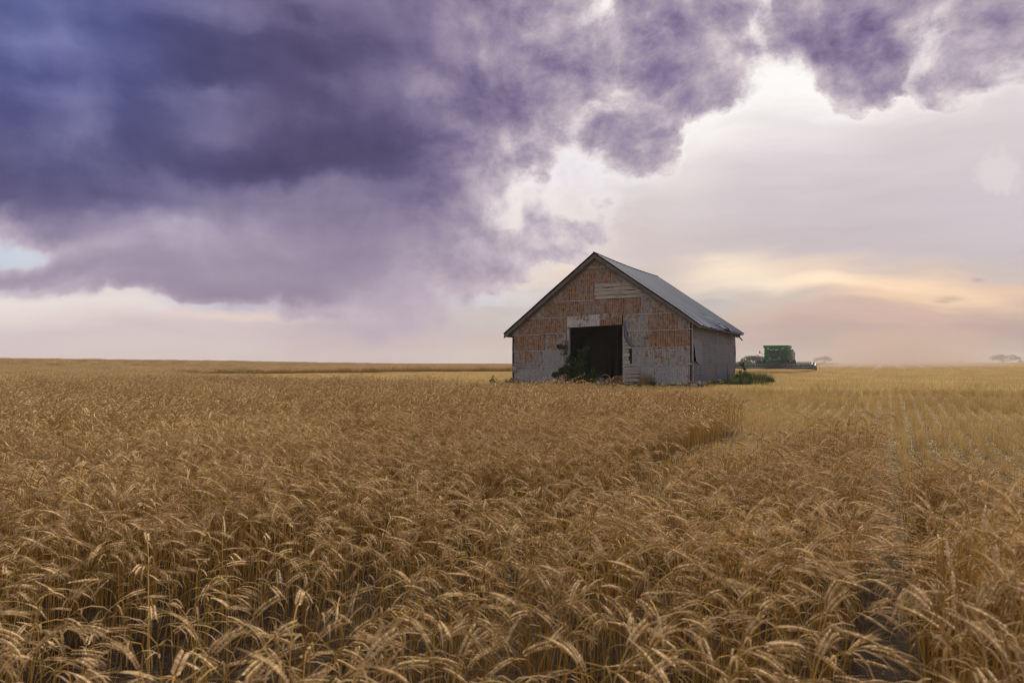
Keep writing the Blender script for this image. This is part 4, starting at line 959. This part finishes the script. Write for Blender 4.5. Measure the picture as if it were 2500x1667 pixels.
for x in (-1.55, 1.55): wheel(x, 4.3, .66, .50)
cb('front_axle', M['cdark'], lambda m: (m.tube([(-2.4, -.9, .90), (2.4, -.9, .90)], .16, 10), m.box(-.9, .9, -1.2, -.5, .8, 1.25)))
cb('rear_axle', M['cdark'], lambda m: (m.tube([(-1.6, 4.3, .66), (1.6, 4.3, .66)], .11, 8), m.box(-.25, .25, 4.1, 4.5, .66, 1.4)))
cb('feeder_house', M['cdark'], lambda m: m.prism([(-.85, -1.0, 1.15), (-.85, -1.0, 1.75), (-.85, -3.3, 1.25), (-.85, -3.3, .35)], (1.7, 0, 0)))
cb('grille', M['steel'], lambda m: [m.box(-.80+k*.155, -.74+k*.155, -3.38, -3.30, .86, 1.42) for k in range(11)])
# header
H0, H1 = -5.45, 5.25
hd = cb('header', M['cdark'], lambda m: (m.prism([(H0, -3.34, .30), (H0, -3.34, 1.12), (H0, -3.42, 1.12), (H0, -3.46, .42), (H0, -4.35, .20), (H0, -4.35, .14)], (H1-H0, 0, 0)), m.tube([(H0, -3.40, 1.12), (H1, -3.40, 1.12)], .08, 6)))
def auger(m):
    m.tube([(H0+.1, -3.80, .62), (H1-.1, -3.80, .62)], .20, 12)
    for sg, x0, x1 in ((1, H0+.2, -.9), (-1, .9, H1-.2)):
        n = 90; vs = []
        for i in range(n+1):
            t = i/n; a = sg*t*2*math.pi*7; x = x0+(x1-x0)*t
            vs += [(x, -3.8+.20*math.cos(a), .62+.20*math.sin(a)), (x, -3.8+.31*math.cos(a), .62+.31*math.sin(a))]
        m.add(vs, [(2*i, 2*i+1, 2*i+3, 2*i+2) for i in range(n)])
cb('auger', M['cdark'], auger, hd)
rx, ry, rz_, rr = (H0+.25, H1-.25), -4.45, 1.02, .50
def reel(m):
    m.tube([(rx[0], ry, rz_), (rx[1], ry, rz_)], .085, 10)
    for k in range(6):
        a = k*math.pi/3+.35; by, bz = ry+rr*math.cos(a), rz_+rr*math.sin(a)
        m.tube([(rx[0], by, bz), (rx[1], by, bz)], .028, 6)
        m.mi = 1
        for x in np.arange(rx[0]+.05, rx[1], .17): m.bar((x, by, bz), (x, by+.05, bz-.24), .022, .022)
        m.mi = 0
        for x in np.linspace(rx[0]+.05, rx[1]-.05, 8): m.bar((x, ry, rz_), (x, by, bz), .05, .02, (1, 0, 0))
mb = MB(); reel(mb); mb.build('reel', [M['cdark'], M['tine']], hd)
for x in (H0+.16, -.1, H1-.16): cb('reel_arm', M['cdark'], lambda m: m.bar((x, -3.4, 1.16), (x, -4.55, 1.02), .10, .14), hd)
cb('cutter_bar', M['steel'], lambda m: (m.box(H0, H1, -4.42, -4.35, .15, .19), [m.prism([(x-.03, -4.42, .15), (x+.03, -4.42, .15), (x, -4.56, .16)], (0, 0, .025)) for x in np.arange(H0+.05, H1, .10)]), hd)
def divider(m, x, w_):
    o = [(x, -3.30, .22), (x, -3.30, 1.18), (x, -3.7, 1.30), (x, -4.4, 1.02), (x, -5.1, .55), (x, -5.55, .12), (x, -4.3, .10)]
    m.prism(o, (w_, 0, 0))
dl = cb('divider', M['cdark'], lambda m: divider(m, H0-.30, .28), hd); dr = cb('divider', M['cgreen2'], lambda m: (divider(m, H1+.02, .30), m.blob((H1+.26, -4.4, .62), (.24, .75, .46), 3, 2, .05)), hd); dr['label'] = 'rounded bright green right divider'
cb('reel_drive', M['black'], lambda m: (m.lathe((H0-.06, -4.45, 1.02), (1, 0, 0), [(0, 0), (.34, 0), (.34, .08), (0, .08)], 16), m.box(H0-.25, H0-.05, -4.1, -3.5, 1.0, 1.45)), dl)
cb('reel_drive', M['rust'], lambda m: m.box(H1+.0, H1+.16, -4.3, -3.9, 1.1, 1.45), dr)
# operator at the wheel
def person():
    root = bpy.data.objects.new('person', bpy.data.meshes.new('person')); C.objects.link(root)
    root.location = comb.location; root.rotation_euler = comb.rotation_euler
    tag(root, 'person in a pale shirt seated at the wheel inside the combine cab', 'person')
    J = {'pel': ((.02, -1.78, 2.22), .125), 'sp': ((.02, -1.74, 2.44), .12), 'ch': ((.02, -1.74, 2.62), .14), 'nk': ((.02, -1.77, 2.76), .055), 'hd': ((.02, -1.80, 2.86), .085), 'ht': ((.02, -1.79, 2.97), .075),
         'sl': ((-.17, -1.75, 2.66), .062), 'el': ((-.24, -1.95, 2.44), .045), 'wl': ((-.15, -2.22, 2.44), .03), 'sr': ((.21, -1.75, 2.66), .062), 'er': ((.28, -1.95, 2.44), .045), 'wr': ((.19, -2.22, 2.44), .03),
         'hl': ((-.10, -1.85, 2.19), .09), 'kl': ((-.14, -2.25, 2.22), .065), 'al': ((-.14, -2.33, 1.99), .045), 'hr': ((.14, -1.85, 2.19), .09), 'kr': ((.18, -2.25, 2.22), .065), 'ar': ((.18, -2.33, 1.99), .045),
         'ml': ((-.13, -2.30, 2.42), .024), 'mr': ((.17, -2.30, 2.42), .024)}
    E = [('pel', 'sp'), ('sp', 'ch'), ('ch', 'nk'), ('nk', 'hd'), ('hd', 'ht'), ('ch', 'sl'), ('sl', 'el'), ('el', 'wl'), ('wl', 'ml'), ('ch', 'sr'), ('sr', 'er'), ('er', 'wr'), ('wr', 'mr'), ('pel', 'hl'), ('hl', 'kl'), ('kl', 'al'), ('pel', 'hr'), ('hr', 'kr'), ('kr', 'ar')]
    ks = list(J); me = root.data; me.from_pydata([J[k][0] for k in ks], [(ks.index(a), ks.index(b)) for a, b in E], [])
    root.modifiers.new('skin', 'SKIN'); root.modifiers.new('sub', 'SUBSURF').levels = 2; root.modifiers['sub'].render_levels = 2
    for i, k in enumerate(ks): v = me.skin_vertices[0].data[i]; v.radius = (J[k][1],)*2; v.use_root = k == 'pel'
    me.materials.append(M['skin'])
    sh = MB(); sh.lathe((.02, -1.745, 2.20), (0, .02, 1), [(.15, 0), (.165, .14), (.18, .30), (.19, .42), (.13, .50), (.065, .545)], 18)
    for sg, s0, e0 in ((-1, (-.17, -1.75, 2.655), (-.245, -1.96, 2.43)), (1, (.21, -1.75, 2.655), (.285, -1.96, 2.43))): sh.tube([s0, e0, (-.16 if sg < 0 else .20, -2.19, 2.435)], [.085, .062, .042], 10)
    sh.build('shirt', M['shirt'], root, True)
    tz = MB()
    for x in (-1, 1): tz.tube([(.02+x*.09, -1.80, 2.19), (.02+x*.16, -2.26, 2.225), (.02+x*.16, -2.34, 1.98)], [.115, .082, .060], 10)
    tz.build('jeans', M['jeans'], root, True)
    ha = MB(); ha.blob((.02, -1.775, 2.945), (.088, .10, .065), 1, 3, .03); ha.prism([(-.06, -1.86, 2.945), (.10, -1.86, 2.945), (.08, -1.95, 2.93), (-.04, -1.95, 2.93)], (0, 0, .012)); ha.build('cap', M['hair'], root, True)
    for nm, c, r in (('nose', (.02, -1.895, 2.875), (.013, .02, .02)), ('eye', (-.01, -1.882, 2.90), (.010, .008, .007)), ('eye', (.05, -1.882, 2.90), (.010, .008, .007)), ('mouth', (.02, -1.884, 2.835), (.025, .006, .005)), ('ear', (-.068, -1.80, 2.88), (.012, .025, .032)), ('ear', (.108, -1.80, 2.88), (.012, .025, .032))):
        fc = MB(); fc.blob(c, r, 2, 2, .03); fc.build(nm, M['hair'] if nm == 'eye' else M['skin'], root, True)
    for x, sg in ((-.13, 1), (.17, -1)):
        hn = MB()
        for k in range(5): hn.tube([(x-.03+.015*k, -2.29, 2.425), (x-.03+.016*k, -2.345-.004*(2-abs(k-2)), 2.44), (x-.028+.015*k, -2.365, 2.415), (x-.028+.015*k, -2.345, 2.395)], [.010, .009, .008, .006], 6)
        hn.build('hand', M['skin'], root, True)
person()

# ------------------------------------------------------------------ air: haze over everything, dust thrown up behind the combine
def volume(name, col, dens, noise_=None, aniso=.3):
    m = bpy.data.materials.new(name); m.use_nodes = True; g = NT(m.node_tree); g.n.clear()
    v = g.new('ShaderNodeVolumePrincipled'); v.inputs['Color'].default_value = (*col, 1); v.inputs['Density'].default_value = dens; v.inputs['Anisotropy'].default_value = aniso
    if noise_: g.put(v.inputs['Density'], noise_(g))
    o = g.new('ShaderNodeOutputMaterial'); g.l.new(v.outputs[0], o.inputs['Volume']); return m
hz = MB(); hz.box(-830, 830, -830, 830, -1.0, 14)
ho = hz.build('haze', volume('haze_air', (.90, .86, .84), .00035)); ho['kind'] = 'stuff'; tag(ho, 'thin pale haze lying over the whole field', 'haze', kind='stuff')
def dust_density(g):
    gn = g.new('ShaderNodeTexCoord').outputs['Object']
    q = g.vmath('DOT_PRODUCT', gn, gn); n = g.noise(gn, 2.6, 4, .6)
    f = g.ss(g.math('ADD', q, g.math('MULTIPLY', g.math('SUBTRACT', n, .5), 1.1)), 1.0, .05)
    return g.math('MULTIPLY', f, .030)
du = bpy.data.objects.new('dust_cloud', None)
bm = bmesh.new(); bmesh.ops.create_icosphere(bm, subdivisions=3, radius=1.1); me = bpy.data.meshes.new('dust_cloud'); bm.to_mesh(me); bm.free()
me.materials.append(volume('field_dust', (.76, .63, .54), .03, dust_density, .1))
du = bpy.data.objects.new('dust_cloud', me); C.objects.link(du); du.location = (91, 158, 2.0); du.scale = (25, 46, 10); du.rotation_euler = (0, 0, R(-32))
tag(du, 'tan dust drifting off to the right behind the combine', 'dust', kind='stuff')
